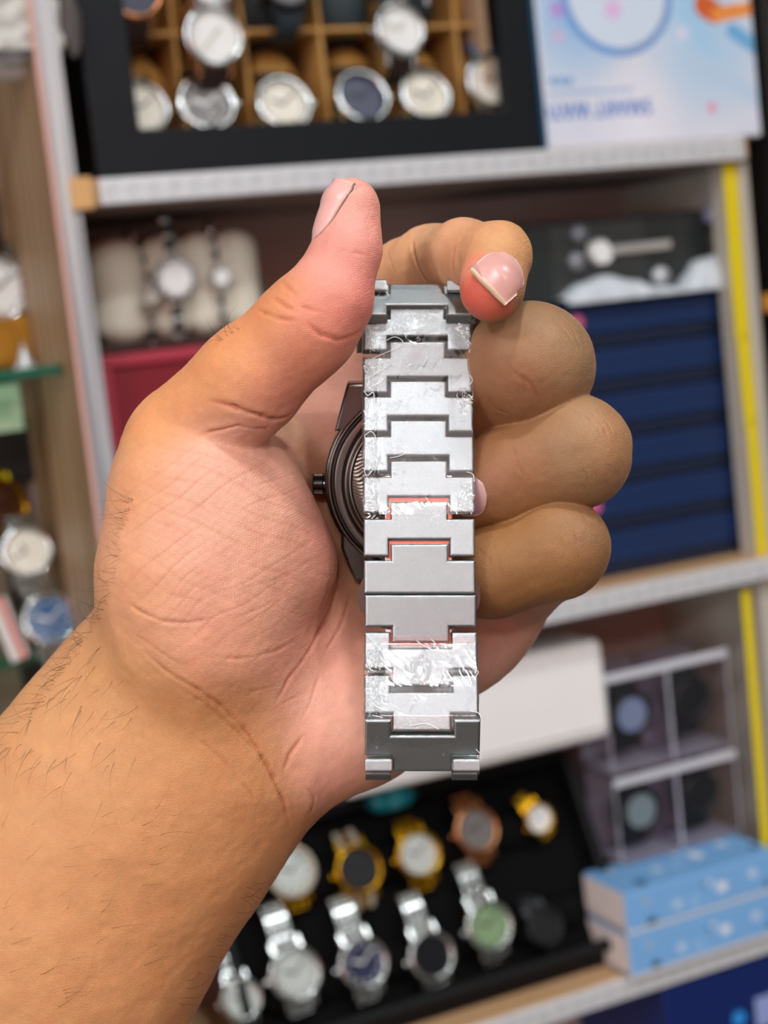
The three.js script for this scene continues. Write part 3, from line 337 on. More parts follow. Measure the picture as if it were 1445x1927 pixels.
// ───────────── glass cabinet at the left ─────────────
{
  const px = 0.2218, c = thing('glass_cabinet', 'watch cabinet left of the silver post with green edged glass shelves', 'cabinet', V(0, 0, 0)), glass = new THREE.MeshPhysicalMaterial({ color: 0xd8eee2, transmission: 1, thickness: 0, roughness: 0.04 }), green = std(0x1f5f48, 0.2);
  const y1 = onX(122, 694, px), y2 = onX(100, 1232, px), yA = y1.y, yB = y2.y;
  for (const [y, z] of [[yA, y1.z], [yB, y2.z]]) { const g = part(c, 'glass_shelf', new THREE.BoxGeometry(0.3, 0.005, 0.2), glass, px - 0.152, y, z - 0.102); part(g, 'green_edge', box(0.3, 0.0056, 0.0016, 0.0006), green, 0, 0, 0.1008); }
  part(c, 'back_panel', new THREE.BoxGeometry(0.32, 1.1, 0.006), std(0x8a7b68, 0.6), px - 0.16, 1.3, -0.285);
  const u = onZ(28, 124, -0.03); part(c, 'white_rail', box(0.12, 0.0125, 0.014, 0.002), std(0xe3e4de, 0.5), u.x - 0.046, u.y, -0.037);
  const q = (x, y, z = -0.1) => onZ(x, y, z), g = 'watches in the glass cabinet';
  watch('white faced watch cut off by the left edge above the upper glass shelf', g, { at: q(-6, 545, -0.115), case: C.steel, dial: C.white, r: 0.0215, strap: C.brownLeather, markers: true });
  watch('gold watch with a brown dial at the left edge, between the two glass shelves', g, { at: q(2, 957, -0.13), case: C.gold, dial: C.brownDial, r: 0.0185, links: 4, ry: 0.5 });
  watch('silver watch with a pale dial above the blue watch in the glass cabinet', g, { at: q(48, 1040, -0.11), case: C.steel, bezel: C.steel, dial: C.cream, r: 0.0168, links: 3, h: 0.4, m: 1.9, rx: -0.3 });
  watch('blue dialled chronograph standing on the lower glass shelf by the wrist', g, { at: q(92, 1168, -0.1), case: C.steel, dial: C.blue, r: 0.0178, chrono: true, markers: true, links: 3, rx: -0.35, hands: C.white });
  const gp = q(8, 645, -0.12), o = thing('cushion', 'mustard yellow cushion on the upper glass shelf under the white faced watch', 'cushion', V(gp.x - 0.006, gp.y, gp.z)); part(o, 'pad', box(0.045, 0.034, 0.03, 0.006, 4), std(0xa8740c, 0.7)); part(o, 'piping', new THREE.TorusGeometry(0.012, 0.0008, 6, 24), std(0x8a5c08, 0.7), 0, 0, 0.0148);
  const cr = q(46, 672, -0.09), k = thing('glass_stopper', 'small clear cone on the upper glass shelf beside the mustard cushion', 'ornament', V(cr.x, yA + 0.0026, cr.z)); part(k, 'cone', new THREE.ConeGeometry(0.006, 0.016, 20), std(0xc9cfce, 0.15, 0.2), 0, 0.0082, 0); part(k, 'foot', new THREE.CylinderGeometry(0.0075, 0.0075, 0.0014, 20), std(0xc9cfce, 0.2), 0, 0.0009, 0);
  const cd = q(12, 768, -0.08), t = thing('price_card', 'pale green card hanging under the upper glass shelf', 'card', V(cd.x - 0.008, cd.y, cd.z)); part(t, 'card', box(0.034, 0.028, 0.0012, 0.0005), std(0xb6cfae, 0.6)); part(t, 'printed_panel', box(0.014, 0.012, 0.0004, 0.0001), std(0x9dbd9a, 0.6), 0.004, 0, 0.0008);
  const bk = q(8, 850, -0.16), d = thing('dark_case', 'black case at the left edge below the pale green card', 'case', V(bk.x - 0.012, bk.y, bk.z)); part(d, 'body', box(0.06, 0.04, 0.03, 0.003), std(0x101113, 0.5)); part(d, 'lid', box(0.061, 0.012, 0.031, 0.003), std(0x1a1b1e, 0.4), 0, 0.016, 0);
  const dk = q(6, 440, -0.16), d2 = thing('dark_case', 'dark brown case at the left edge above the white faced watch', 'case', V(dk.x - 0.012, dk.y, dk.z)); part(d2, 'body', box(0.06, 0.05, 0.03, 0.003), std(0x1e120d, 0.5)); part(d2, 'lid', box(0.061, 0.014, 0.031, 0.003), std(0x271811, 0.4), 0, 0.019, 0);
  const rd = q(16, 1185, -0.085), e = thing('red_white_band', 'red and white strap lying left of the blue chronograph', 'strap', V(rd.x, rd.y, rd.z)); e.rotation.z = 0.25; part(e, 'band', box(0.012, 0.04, 0.003, 0.0012), std(0xdcd6d0, 0.4)); part(e, 'stripe', box(0.004, 0.041, 0.0034, 0.0012), std(0xc85a50, 0.5), 0.002, 0, 0.0002);
  const tp = q(40, 40, -0.012), pk = thing('plastic_pack', 'greyish clear pack hanging over the top of the silver post', 'packaging', V(tp.x - 0.012, tp.y, tp.z + 0.01)); const sg = new THREE.PlaneGeometry(0.062, 0.034, 30, 16), sa = sg.attributes.position; for (let i = 0; i < sa.count; i++) sa.setZ(i, (noise3(sa.getX(i) * 160, sa.getY(i) * 160, 1) - 0.5) * 0.006); sg.computeVertexNormals(); part(pk, 'front_sheet', sg, std(0xbfc0b6, 0.3)); part(pk, 'back_sheet', sg, std(0x9fa3a6, 0.4), 0, -0.004, -0.006);
}

// ───────────── hand ─────────────
// The hand is built in millimetres in a frame of its own, 300 mm before the camera: x right, y up, z towards the camera.
const hp = (px, py, dz) => { const Z = 300 - dz; return [((px - CX) / F) * Z, (-(py - CY) / F) * Z, dz]; };
const hr = (r, dz) => (r * (300 - dz)) / F;
function cone(px0, py0, z0, r0, px1, py1, z1, r1, flat = 1) {
  const a = hp(px0, py0, z0), b = hp(px1, py1, z1), ra = hr(r0, z0), rb = hr(r1, z1), q = 1 / flat;
  const bx = b[0] - a[0], by = b[1] - a[1], bz = (b[2] - a[2]) * q, l2 = bx * bx + by * by + bz * bz, rr = ra - rb, a2 = l2 - rr * rr, il2 = 1 / l2, sr = Math.sign(rr) * rr * rr, k0 = flat < 1 ? 0.5 + flat / 2 : 1;
  return (x, y, z) => {
    const px = x - a[0], py = y - a[1], pz = (z - a[2]) * q, yy = px * bx + py * by + pz * bz, zz = yy - l2;
    const ex = px * l2 - bx * yy, ey = py * l2 - by * yy, ez = pz * l2 - bz * yy, x2 = ex * ex + ey * ey + ez * ez, y2 = yy * yy * l2, z2 = zz * zz * l2, k = sr * x2;
    let d;
    if (Math.sign(zz) * a2 * z2 > k) d = Math.sqrt(x2 + z2) * il2 - rb;
    else if (Math.sign(yy) * a2 * y2 < k) d = Math.sqrt(x2 + y2) * il2 - ra;
    else d = (Math.sqrt(x2 * a2 * il2) + yy * rr) * il2 - ra;
    return d * k0;
  };
}
const smin = (a, b, k) => { const h = Math.max(k - Math.abs(a - b), 0) / k; return Math.min(a, b) - h * h * h * k * (1 / 6); };
const chain = (pts) => pts.slice(1).map((b, i) => cone(...pts[i], ...b));
// joints: [px, py, dz, radius in px]
const THUMB = [[352, 836, -14, 112], [470, 715, -5, 100], [575, 616, -1, 93], [616, 566, 0, 80], [653, 470, 0, 60], [660, 391, -1, 55]];
const INDEX = [[668, 800, -50, 100], [770, 535, -38, 82], [815, 505, -30, 79], [872, 485, -17, 69], [936, 482, -5, 62], [925, 545, 3, 61]];
const MIDDLE = [[790, 860, -54, 95], [1000, 690, -14, 112], [993, 684, -11, 106], [922, 728, -24, 112], [820, 768, -18, 62]];
const RING = [[890, 985, -54, 92], [1082, 852, -14, 98], [1078, 848, -11, 98], [960, 895, -13, 86], [860, 936, -13, 66]];
const PINKY = [[905, 1140, -50, 88], [1052, 1032, -14, 85], [1048, 1030, -11, 88], [930, 1076, -13, 82], [840, 1095, -14, 62]];
const GROUPS = [
  { k: 11, p: [
    cone(296, 1296, -21, 160, 430, 1262, -22, 170, 0.85),
    cone(328, 1412, -24, 262, 232, 1541, -24, 280, 0.72), cone(232, 1541, -24, 280, 85, 1770, -24, 294, 0.72), cone(85, 1770, -24, 294, -420, 2540, -24, 340, 0.72),
    cone(328, 1412, -24, 262, 352, 1330, -24, 215, 0.72),
    cone(372, 1330, -27, 200, 520, 1250, -32, 190, 0.7), cone(420, 1420, -26, 165, 560, 1300, -30, 160, 0.75),
    cone(372, 1200, -14, 172, 352, 1080, -12, 154, 1), cone(352, 1080, -12, 154, 364, 930, -13, 142, 1), cone(364, 930, -13, 142, 352, 836, -14, 112, 1),
    cone(430, 1000, -13, 140, 462, 966, -16, 122, 1), cone(430, 1110, -14, 140, 520, 1060, -18, 112, 1),
    cone(575, 1428, -22, 88, 680, 1352, -25, 110), cone(680, 1352, -25, 110, 880, 1180, -40, 98), cone(880, 1180, -40, 98, 905, 1140, -48, 90),
    cone(480, 1250, -36, 140, 668, 800, -50, 100), cone(540, 1270, -38, 140, 790, 860, -54, 95), cone(590, 1300, -38, 130, 890, 985, -54, 92), cone(620, 1330, -34, 120, 905, 1140, -50, 88),
    cone(...INDEX[0], ...INDEX[1]), cone(...MIDDLE[0], 930, 750, -30, 100), cone(...RING[0], 1010, 900, -30, 92), cone(...PINKY[0], 1010, 1062, -30, 85),
    cone(420, 900, -26, 110, 640, 830, -46, 90),
  ] },
  { k: 4, p: chain(THUMB) }, { k: 3, p: chain(INDEX) }, { k: 5, p: chain(MIDDLE) }, { k: 5, p: chain(RING) }, { k: 5, p: chain(PINKY) },
];
const JOIN = [0, 1.6, 3, 0.45, 0.45, 0.45];
function fieldOf(groups, x, y, z) {
  let d = 1e9;
  for (const g of groups) { let e = 1e9; for (const f of g.p) e = smin(e, f(x, y, z), g.k); d = d > 1e8 ? e : smin(d, e, g.join); }
  return d;
}
GROUPS.forEach((g, i) => (g.join = JOIN[i] || 2));
const skin = (x, y, z) => fieldOf(GROUPS, x, y, z);
function near(x, y, z, reach) {       // the primitives that matter within reach of a point
  const out = [];
  for (const g of GROUPS) { const d = g.p.map((f) => f(x, y, z)), m = Math.min(...d); if (m > reach * 3 + 6) continue; out.push({ k: g.k, join: g.join, p: g.p.filter((_, i) => d[i] < m + g.k + reach * 2.6) }); }
  return out;
}
function onSkin(px, py) {              // the first skin point on a sight line from the front
  const a = hp(px, py, 40), b = hp(px, py, -80), l = Math.hypot(b[0] - a[0], b[1] - a[1], 120), u = [(b[0] - a[0]) / l, (b[1] - a[1]) / l, -120 / l];
  let t = 0; for (let i = 0; i < 300 && t < l; i++) { const d = skin(a[0] + u[0] * t, a[1] + u[1] * t, a[2] + u[2] * t); if (d < 0.02) break; t += Math.max(0.02, d * 0.6); }
  return [a[0] + u[0] * t, a[1] + u[1] * t, a[2] + u[2] * t, t < l];
}
function gradient(f, x, y, z, h = 0.15) {
  const a = f(x + h, y - h, z - h), b = f(x - h, y - h, z + h), c = f(x - h, y + h, z - h), d = f(x + h, y + h, z + h);
  let gx = a - b - c + d, gy = -a - b + c + d, gz = -a + b - c + d; const l = Math.hypot(gx, gy, gz) || 1; return [gx / l, gy / l, gz / l];
}
function meshSkin(cell) {
  const lo = [-116, -172, -74], hi = [48, 70, 22], B = 8, R = cell * B * 0.87, nb = lo.map((v, i) => Math.ceil((hi[i] - v) / (cell * B)));
  const NY = nb[1] * B + 2, NZ = nb[2] * B + 2, ids = new Map(), pos = [], ctx = [], edges = [], val = new Float32Array(729);
  for (let bi = 0; bi < nb[0]; bi++) for (let bj = 0; bj < nb[1]; bj++) for (let bk = 0; bk < nb[2]; bk++) {
    const ox = lo[0] + bi * B * cell, oy = lo[1] + bj * B * cell, oz = lo[2] + bk * B * cell, hc = (B * cell) / 2;
    if (Math.abs(skin(ox + hc, oy + hc, oz + hc)) > R * 1.35 + 0.4) continue;
    const g = near(ox + hc, oy + hc, oz + hc, R * 1.2);
    for (let i = 0, n = 0; i < 9; i++) for (let j = 0; j < 9; j++) for (let k = 0; k < 9; k++) val[n++] = fieldOf(g, ox + i * cell, oy + j * cell, oz + k * cell);
    const at = (i, j, k) => val[i * 81 + j * 9 + k];
    for (let i = 0; i < B; i++) for (let j = 0; j < B; j++) for (let k = 0; k < B; k++) {
      let c = 0, sx = 0, sy = 0, sz = 0;
      const v = [at(i, j, k), at(i + 1, j, k), at(i, j + 1, k), at(i + 1, j + 1, k), at(i, j, k + 1), at(i + 1, j, k + 1), at(i, j + 1, k + 1), at(i + 1, j + 1, k + 1)];
      let m = 0; for (let q = 0; q < 8; q++) if (v[q] < 0) m |= 1 << q;
      if (m === 0 || m === 255) continue;
      for (let q = 0; q < 8; q++) for (let b = 1; b < 8; b <<= 1) { const r = q | b; if (r === q || (v[q] < 0) === (v[r] < 0)) continue; const t = v[q] / (v[q] - v[r]); c++; sx += (q & 1) + (b === 1 ? t : 0); sy += ((q >> 1) & 1) + (b === 2 ? t : 0); sz += ((q >> 2) & 1) + (b === 4 ? t : 0); }
      const gi = bi * B + i, gj = bj * B + j, gk = bk * B + k;
      ids.set((gi * NY + gj) * NZ + gk, pos.length / 3); pos.push(ox + (i + sx / c) * cell, oy + (j + sy / c) * cell, oz + (k + sz / c) * cell); ctx.push(g);
      if ((v[0] < 0) !== (v[1] < 0)) edges.push(gi, gj, gk, 0, v[0] < 0 ? 1 : 0);
      if ((v[0] < 0) !== (v[2] < 0)) edges.push(gi, gj, gk, 1, v[0] < 0 ? 1 : 0);
      if ((v[0] < 0) !== (v[4] < 0)) edges.push(gi, gj, gk, 2, v[0] < 0 ? 1 : 0);
    }
  }
  const index = [], id = (i, j, k) => ids.get((i * NY + j) * NZ + k);
  for (let e = 0; e < edges.length; e += 5) {
    const [i, j, k, ax, inside] = [edges[e], edges[e + 1], edges[e + 2], edges[e + 3], edges[e + 4]];
    const q = ax === 0 ? [id(i, j - 1, k - 1), id(i, j, k - 1), id(i, j, k), id(i, j - 1, k)] : ax === 1 ? [id(i - 1, j, k - 1), id(i - 1, j, k), id(i, j, k), id(i, j, k - 1)] : [id(i - 1, j - 1, k), id(i, j - 1, k), id(i, j, k), id(i - 1, j, k)];
    if (q.some((x) => x === undefined)) continue;
    if (inside) index.push(q[0], q[1], q[2], q[0], q[2], q[3]); else index.push(q[0], q[2], q[1], q[0], q[3], q[2]);
  }
  const P = Float32Array.from(pos), N = new Float32Array(P.length);
  for (let v = 0; v < P.length; v += 3) {
    const g = ctx[v / 3], f = (x, y, z) => fieldOf(g, x, y, z); let n;
    for (let s = 0; s < 2; s++) { const d = f(P[v], P[v + 1], P[v + 2]); n = gradient(f, P[v], P[v + 1], P[v + 2]); const w = clamp(d, -cell, cell) * 0.9; P[v] -= n[0] * w; P[v + 1] -= n[1] * w; P[v + 2] -= n[2] * w; }
    N[v] = n[0]; N[v + 1] = n[1]; N[v + 2] = n[2];
  }
  return { P, N, index };
}
// creases: pixel polylines on the photograph's skin, turned into points on the surface; [depth mm, width mm, points...]
const CREASES = [
  [0.35, 0.6, [560, 575], [590, 585], [615, 590]], [0.2, 0.5, [730, 470], [735, 490], [745, 515]], [0.25, 0.6, [620, 1090], [606, 1140], [580, 1190]], [0.22, 0.6, [600, 1270], [585, 1320], [570, 1350]], [0.2, 0.5, [520, 1330], [560, 1310], [600, 1300]], [0.2, 0.5, [430, 1290], [480, 1300], [520, 1290]], [0.2, 0.5, [250, 1190], [300, 1225], [340, 1250]], [0.18, 0.5, [560, 1100], [500, 1140], [440, 1165]], [0.18, 0.5, [590, 1050], [520, 1090], [450, 1110]],
  [1.1, 1.1, [545, 783], [520, 790], [480, 778], [440, 765], [400, 755]], [0.5, 0.8, [545, 800], [500, 806], [450, 800], [400, 812], [350, 830]],
  [0.55, 0.8, [545, 1556], [530, 1500], [505, 1445], [470, 1385], [420, 1330], [370, 1295], [310, 1260], [270, 1225]], [0.3, 0.7, [540, 1500], [500, 1430], [440, 1370], [380, 1320], [330, 1290]],
  [0.25, 0.6, [505, 1560], [470, 1490], [420, 1430], [360, 1380]], [0.35, 0.7, [240, 1135], [275, 1155], [310, 1170], [350, 1172], [400, 1165]],
  [0.5, 1.0, [642, 1040], [636, 1100], [615, 1160], [585, 1220], [545, 1275], [520, 1320]], [0.35, 0.8, [660, 1120], [640, 1180], [610, 1230]], [0.3, 0.8, [390, 1235], [450, 1240], [520, 1225], [560, 1200]],
  [0.3, 0.7, [585, 1530], [592, 1500], [575, 1480]], [0.35, 0.9, [535, 1450], [545, 1420], [570, 1385]],
  [0.45, 0.8, [485, 582], [500, 590], [530, 600], [560, 604]], [0.4, 0.8, [515, 560], [535, 575], [560, 588]], [0.3, 0.8, [530, 530], [545, 545], [560, 555]],
  [0.5, 0.9, [580, 610], [605, 630], [640, 640], [680, 622]], [0.25, 0.6, [640, 470], [680, 478], [715, 495]],
  [0.7, 0.8, [776, 455], [779, 480], [788, 505], [805, 532]], [0.35, 0.8, [858, 460], [852, 490], [856, 520]],
  [0.3, 0.7, [975, 700], [1000, 725], [1020, 760]], [0.25, 0.6, [915, 745], [935, 770], [960, 780]], [0.25, 0.6, [960, 690], [985, 720], [990, 745]],
  [0.25, 0.6, [965, 840], [975, 880], [990, 895]], [0.25, 0.6, [895, 1030], [920, 1050], [930, 1090]], [0.2, 0.6, [930, 1030], [940, 1060], [945, 1090]],
  [0.25, 0.5, [1040, 600], [1065, 625], [1082, 655]], [0.25, 0.5, [1050, 592], [1078, 622], [1092, 660]], [0.25, 0.5, [1120, 770], [1145, 800], [1160, 850]], [0.25, 0.5, [1110, 775], [1135, 805], [1150, 855]], [0.25, 0.5, [1100, 778], [1125, 810], [1138, 855]],
  [0.2, 0.5, [1045, 980], [1058, 1020], [1060, 1060]], [0.2, 0.5, [1070, 975], [1085, 1015], [1088, 1055]],
];
// skin tones: [px, py, reach px, colour]; the palm side is pink, the arm and the backs of the fingers tan, with some of their shading painted in
const TONES = [
  [150, 1650, 260, 0xc68c58], [330, 1700, 240, 0xbb7f50], [300, 1450, 170, 0xc58a56], [450, 1500, 110, 0xb87c50], [120, 1450, 150, 0xcf9866],
  [260, 1100, 80, 0xdb9c70], [262, 930, 60, 0xda9868], [300, 770, 70, 0xd9945f], [400, 680, 80, 0xd7905c], [500, 590, 60, 0xd2895a],
  [400, 1000, 120, 0xdfa488], [500, 900, 110, 0xe2a68e], [480, 1080, 120, 0xdea186], [420, 1180, 90, 0xdb9878], [600, 1000, 60, 0xc98472], [570, 1200, 90, 0xd9967e], [620, 1350, 90, 0xe0a48c], [600, 1460, 60, 0xdc9c84],
  [560, 740, 70, 0xcf8064], [620, 620, 60, 0xdb8673], [670, 450, 80, 0xdf9281], [660, 370, 60, 0xe49f8c], [580, 660, 60, 0xd58a66], [700, 560, 40, 0xd77f72],
  [650, 760, 60, 0xd99a84], [740, 500, 50, 0xdba072], [830, 480, 50, 0xd79d74], [880, 440, 50, 0xcf9468], [970, 450, 50, 0xc4905f], [990, 520, 30, 0xbf8a62], [885, 500, 26, 0xe08668], [895, 570, 36, 0xe5614f], [935, 590, 26, 0xe06a54],
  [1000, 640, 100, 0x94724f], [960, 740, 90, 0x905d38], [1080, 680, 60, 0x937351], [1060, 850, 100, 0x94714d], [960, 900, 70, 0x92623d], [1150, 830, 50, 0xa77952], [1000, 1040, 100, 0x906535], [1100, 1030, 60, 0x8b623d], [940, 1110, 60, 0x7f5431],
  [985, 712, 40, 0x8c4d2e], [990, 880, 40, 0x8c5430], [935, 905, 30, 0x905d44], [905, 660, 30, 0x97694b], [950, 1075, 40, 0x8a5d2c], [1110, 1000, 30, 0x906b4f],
  [940, 1210, 70, 0xd2a08a], [1020, 1160, 50, 0xc2967a],
];
const HAND = { P: null };
function buildHand(cell) {
  const { P, N, index } = meshSkin(cell), n = P.length / 3;
  const creases = CREASES.map(([d, w, ...pts]) => ({ d, w, p: pts.map((q) => onSkin(...q)) }));
  for (const c of creases) { c.lo = [0, 1, 2].map((a) => Math.min(...c.p.map((q) => q[a])) - c.w * 3); c.hi = [0, 1, 2].map((a) => Math.max(...c.p.map((q) => q[a])) + c.w * 3); }
  const tones = TONES.map(([px, py, r, c]) => { const q = onSkin(px, py), k = new THREE.Color(c); return [q[0], q[1], q[2], 1 / (r / 10) ** 2, k.r, k.g, k.b]; });
  const palm = onSkin(420, 1000), wristAt = onSkin(330, 1330), tip = onSkin(680, 440), tip2 = onSkin(900, 570);
  const col = new Float32Array(n * 3), uv = new Float32Array(n * 2);
  for (let v = 0; v < n; v++) {
    const x = P[v * 3], y = P[v * 3 + 1], z = P[v * 3 + 2];
    let h = 0, ink = 0;
    for (const c of creases) {
      if (x < c.lo[0] || y < c.lo[1] || z < c.lo[2] || x > c.hi[0] || y > c.hi[1] || z > c.hi[2]) continue;
      let best = 1e9, along = 0;
      for (let s = 0; s + 1 < c.p.length; s++) {
        const a = c.p[s], b = c.p[s + 1], bx = b[0] - a[0], by = b[1] - a[1], bz = b[2] - a[2], t = clamp(((x - a[0]) * bx + (y - a[1]) * by + (z - a[2]) * bz) / (bx * bx + by * by + bz * bz), 0, 1);
        const d = Math.hypot(x - a[0] - bx * t, y - a[1] - by * t, z - a[2] - bz * t); if (d < best) { best = d; along = (s + t) / (c.p.length - 1); }
      }
      best += (noise3(x * 0.8, y * 0.8, z * 0.8) - 0.5) * 0.4;
      const fade = smooth(along, -0.02, 0.15) * (1 - smooth(along, 0.8, 1.02)) * 0.85 + 0.15, e = Math.exp(-((best / (c.w * 0.42)) ** 2)) * fade;
      h -= c.d * 0.6 * e; h += c.d * 0.1 * Math.exp(-(((best - c.w * 1.1) / (c.w * 0.7)) ** 2)) * fade; ink = Math.max(ink, e * Math.min(1, c.d * 1.6));
    }
    // crossing fine lines of the thumb ball and wrist
    const wx = x + (noise3(x * 0.12, y * 0.12, 3) - 0.5) * 3.5, wy = y + (noise3(x * 0.12, y * 0.12, 9) - 0.5) * 3.5;
    const mp = Math.exp(-(((x - palm[0]) / 19) ** 2) - (((y - palm[1]) / 19) ** 2)) * smooth(N[v * 3 + 2], -0.1, 0.4), mw = Math.exp(-(((x - wristAt[0]) / 22) ** 2) - (((y - wristAt[1]) / 12) ** 2)) * smooth(N[v * 3 + 2], -0.2, 0.3);
    if (mp > 0.03 || mw > 0.03) {
      const line = (t, w) => { const q = Math.abs(t - Math.round(t)); return Math.exp(-((q / w) ** 2)); };
      const s1 = (wx * 0.42 + wy * 0.9), s2 = (-wx * 0.55 + wy * 0.83), s3 = (wx * 0.72 + wy * 0.69), g1 = noise3(s1 * 0.25, wx * 0.1, 5), g2 = noise3(s2 * 0.25, wx * 0.1, 15);
      const a = line(s1 / 2.7, 0.08) * smooth(g1, 0.25, 0.6) + line(s2 / 3.3, 0.065) * smooth(g2, 0.25, 0.6) + 0.35 * line(s1 / 1.35 + 0.3, 0.13) + 0.3 * line(s2 / 1.65, 0.12);
      const b = line(s3 / 1.5, 0.1) * 0.8 + 0.35 * line(s2 / 1.9, 0.09);
      const e = a * mp + b * mw * 0.32; h -= 0.1 * e; ink = Math.max(ink, Math.min(0.5, e * 0.42));
    }
    h += (noise3(x * 0.2, y * 0.2, z * 0.2) - 0.5) * 0.36 + (noise3(x * 0.7, y * 0.7, z * 0.7) - 0.5) * 0.12;
    let w0 = 0.02, r = 0.02 * 0.55, g = 0.02 * 0.31, b = 0.02 * 0.17;
    for (const t of tones) { const q = Math.exp(-((x - t[0]) ** 2 + (y - t[1]) ** 2 + (z - t[2]) ** 2) * t[3]); w0 += q; r += q * t[4]; g += q * t[5]; b += q * t[6]; }
    const mot = 1 + (noise3(x * 0.35, y * 0.35, z * 0.35) - 0.5) * 0.1 + (noise3(x * 1.6, y * 1.6, z * 1.6) - 0.5) * 0.07, red = (noise3(x * 0.25 + 7, y * 0.25, z * 0.25) - 0.5) * 0.09;
    col[v * 3] = (r / w0) * mot * (1 - 0.22 * ink); col[v * 3 + 1] = (g / w0) * mot * (1 - red) * (1 - 0.42 * ink); col[v * 3 + 2] = (b / w0) * mot * (1 - red) * (1 - 0.5 * ink);
    P[v * 3] += N[v * 3] * h; P[v * 3 + 1] += N[v * 3 + 1] * h; P[v * 3 + 2] += N[v * 3 + 2] * h;
    uv[v * 2] = (x + 0.55 * z) / 26; uv[v * 2 + 1] = (y + 0.35 * z) / 26;
  }
  for (let i = 0; i < P.length; i++) P[i] *= 0.001;
  const geo = new THREE.BufferGeometry();
  geo.setAttribute('position', new THREE.BufferAttribute(P, 3)); geo.setAttribute('color', new THREE.BufferAttribute(col, 3)); geo.setAttribute('uv', new THREE.BufferAttribute(uv, 2));
  geo.setIndex(new THREE.BufferAttribute(Uint32Array.from(index), 1)); geo.computeVertexNormals();
  return geo;
}
// skin grain: small polygons between fine furrows
const grain = (() => {
  const n = 1024, c = 72, pts = []; for (let j = 0; j < c; j++) for (let i = 0; i < c; i++) pts.push([(i + 0.15 + rnd() * 0.7) / c, (j + 0.15 + rnd() * 0.7) / c, rnd()]);
  return greyTexture(n, (i, j) => {
    const u = i / n, v = j / n, ci = Math.floor(u * c), cj = Math.floor(v * c); let d1 = 9, d2 = 9, hgt = 0;
    for (let a = -1; a <= 1; a++) for (let b = -1; b <= 1; b++) { const ii = (ci + a + c) % c, jj = (cj + b + c) % c, p = pts[jj * c + ii]; let dx = Math.abs(u - p[0]), dy = Math.abs(v - p[1]); dx = Math.min(dx, 1 - dx); dy = Math.min(dy, 1 - dy); const d = Math.hypot(dx, dy) * c; if (d < d1) { d2 = d1; d1 = d; hgt = p[2]; } else if (d < d2) d2 = d; }
    return 0.15 + 0.6 * smooth(d2 - d1, 0, 0.35) + 0.25 * hgt;
  });
})();
const skinMat = new THREE.MeshPhysicalMaterial({ vertexColors: true, roughness: 0.5, specularIntensity: 0.8, bumpMap: grain, bumpScale: 0.00007, sheen: 0.25, sheenColor: new THREE.Color(0xffb89a), sheenRoughness: 0.5 });
const CELL = globalThis.__cell ?? 0.36;
const person = new THREE.Mesh(buildHand(CELL), skinMat);
person.name = numbered('person'); person.castShadow = person.receiveShadow = true;
const HOLD = V(0, 0, -0.3).applyMatrix4(VIEW).add(EYE);
person.position.copy(HOLD); person.quaternion.copy(TURN); scene.add(person);
tag(person, 'bare forearm and left hand, thumb raised, fingers curled round the steel watch', 'person');
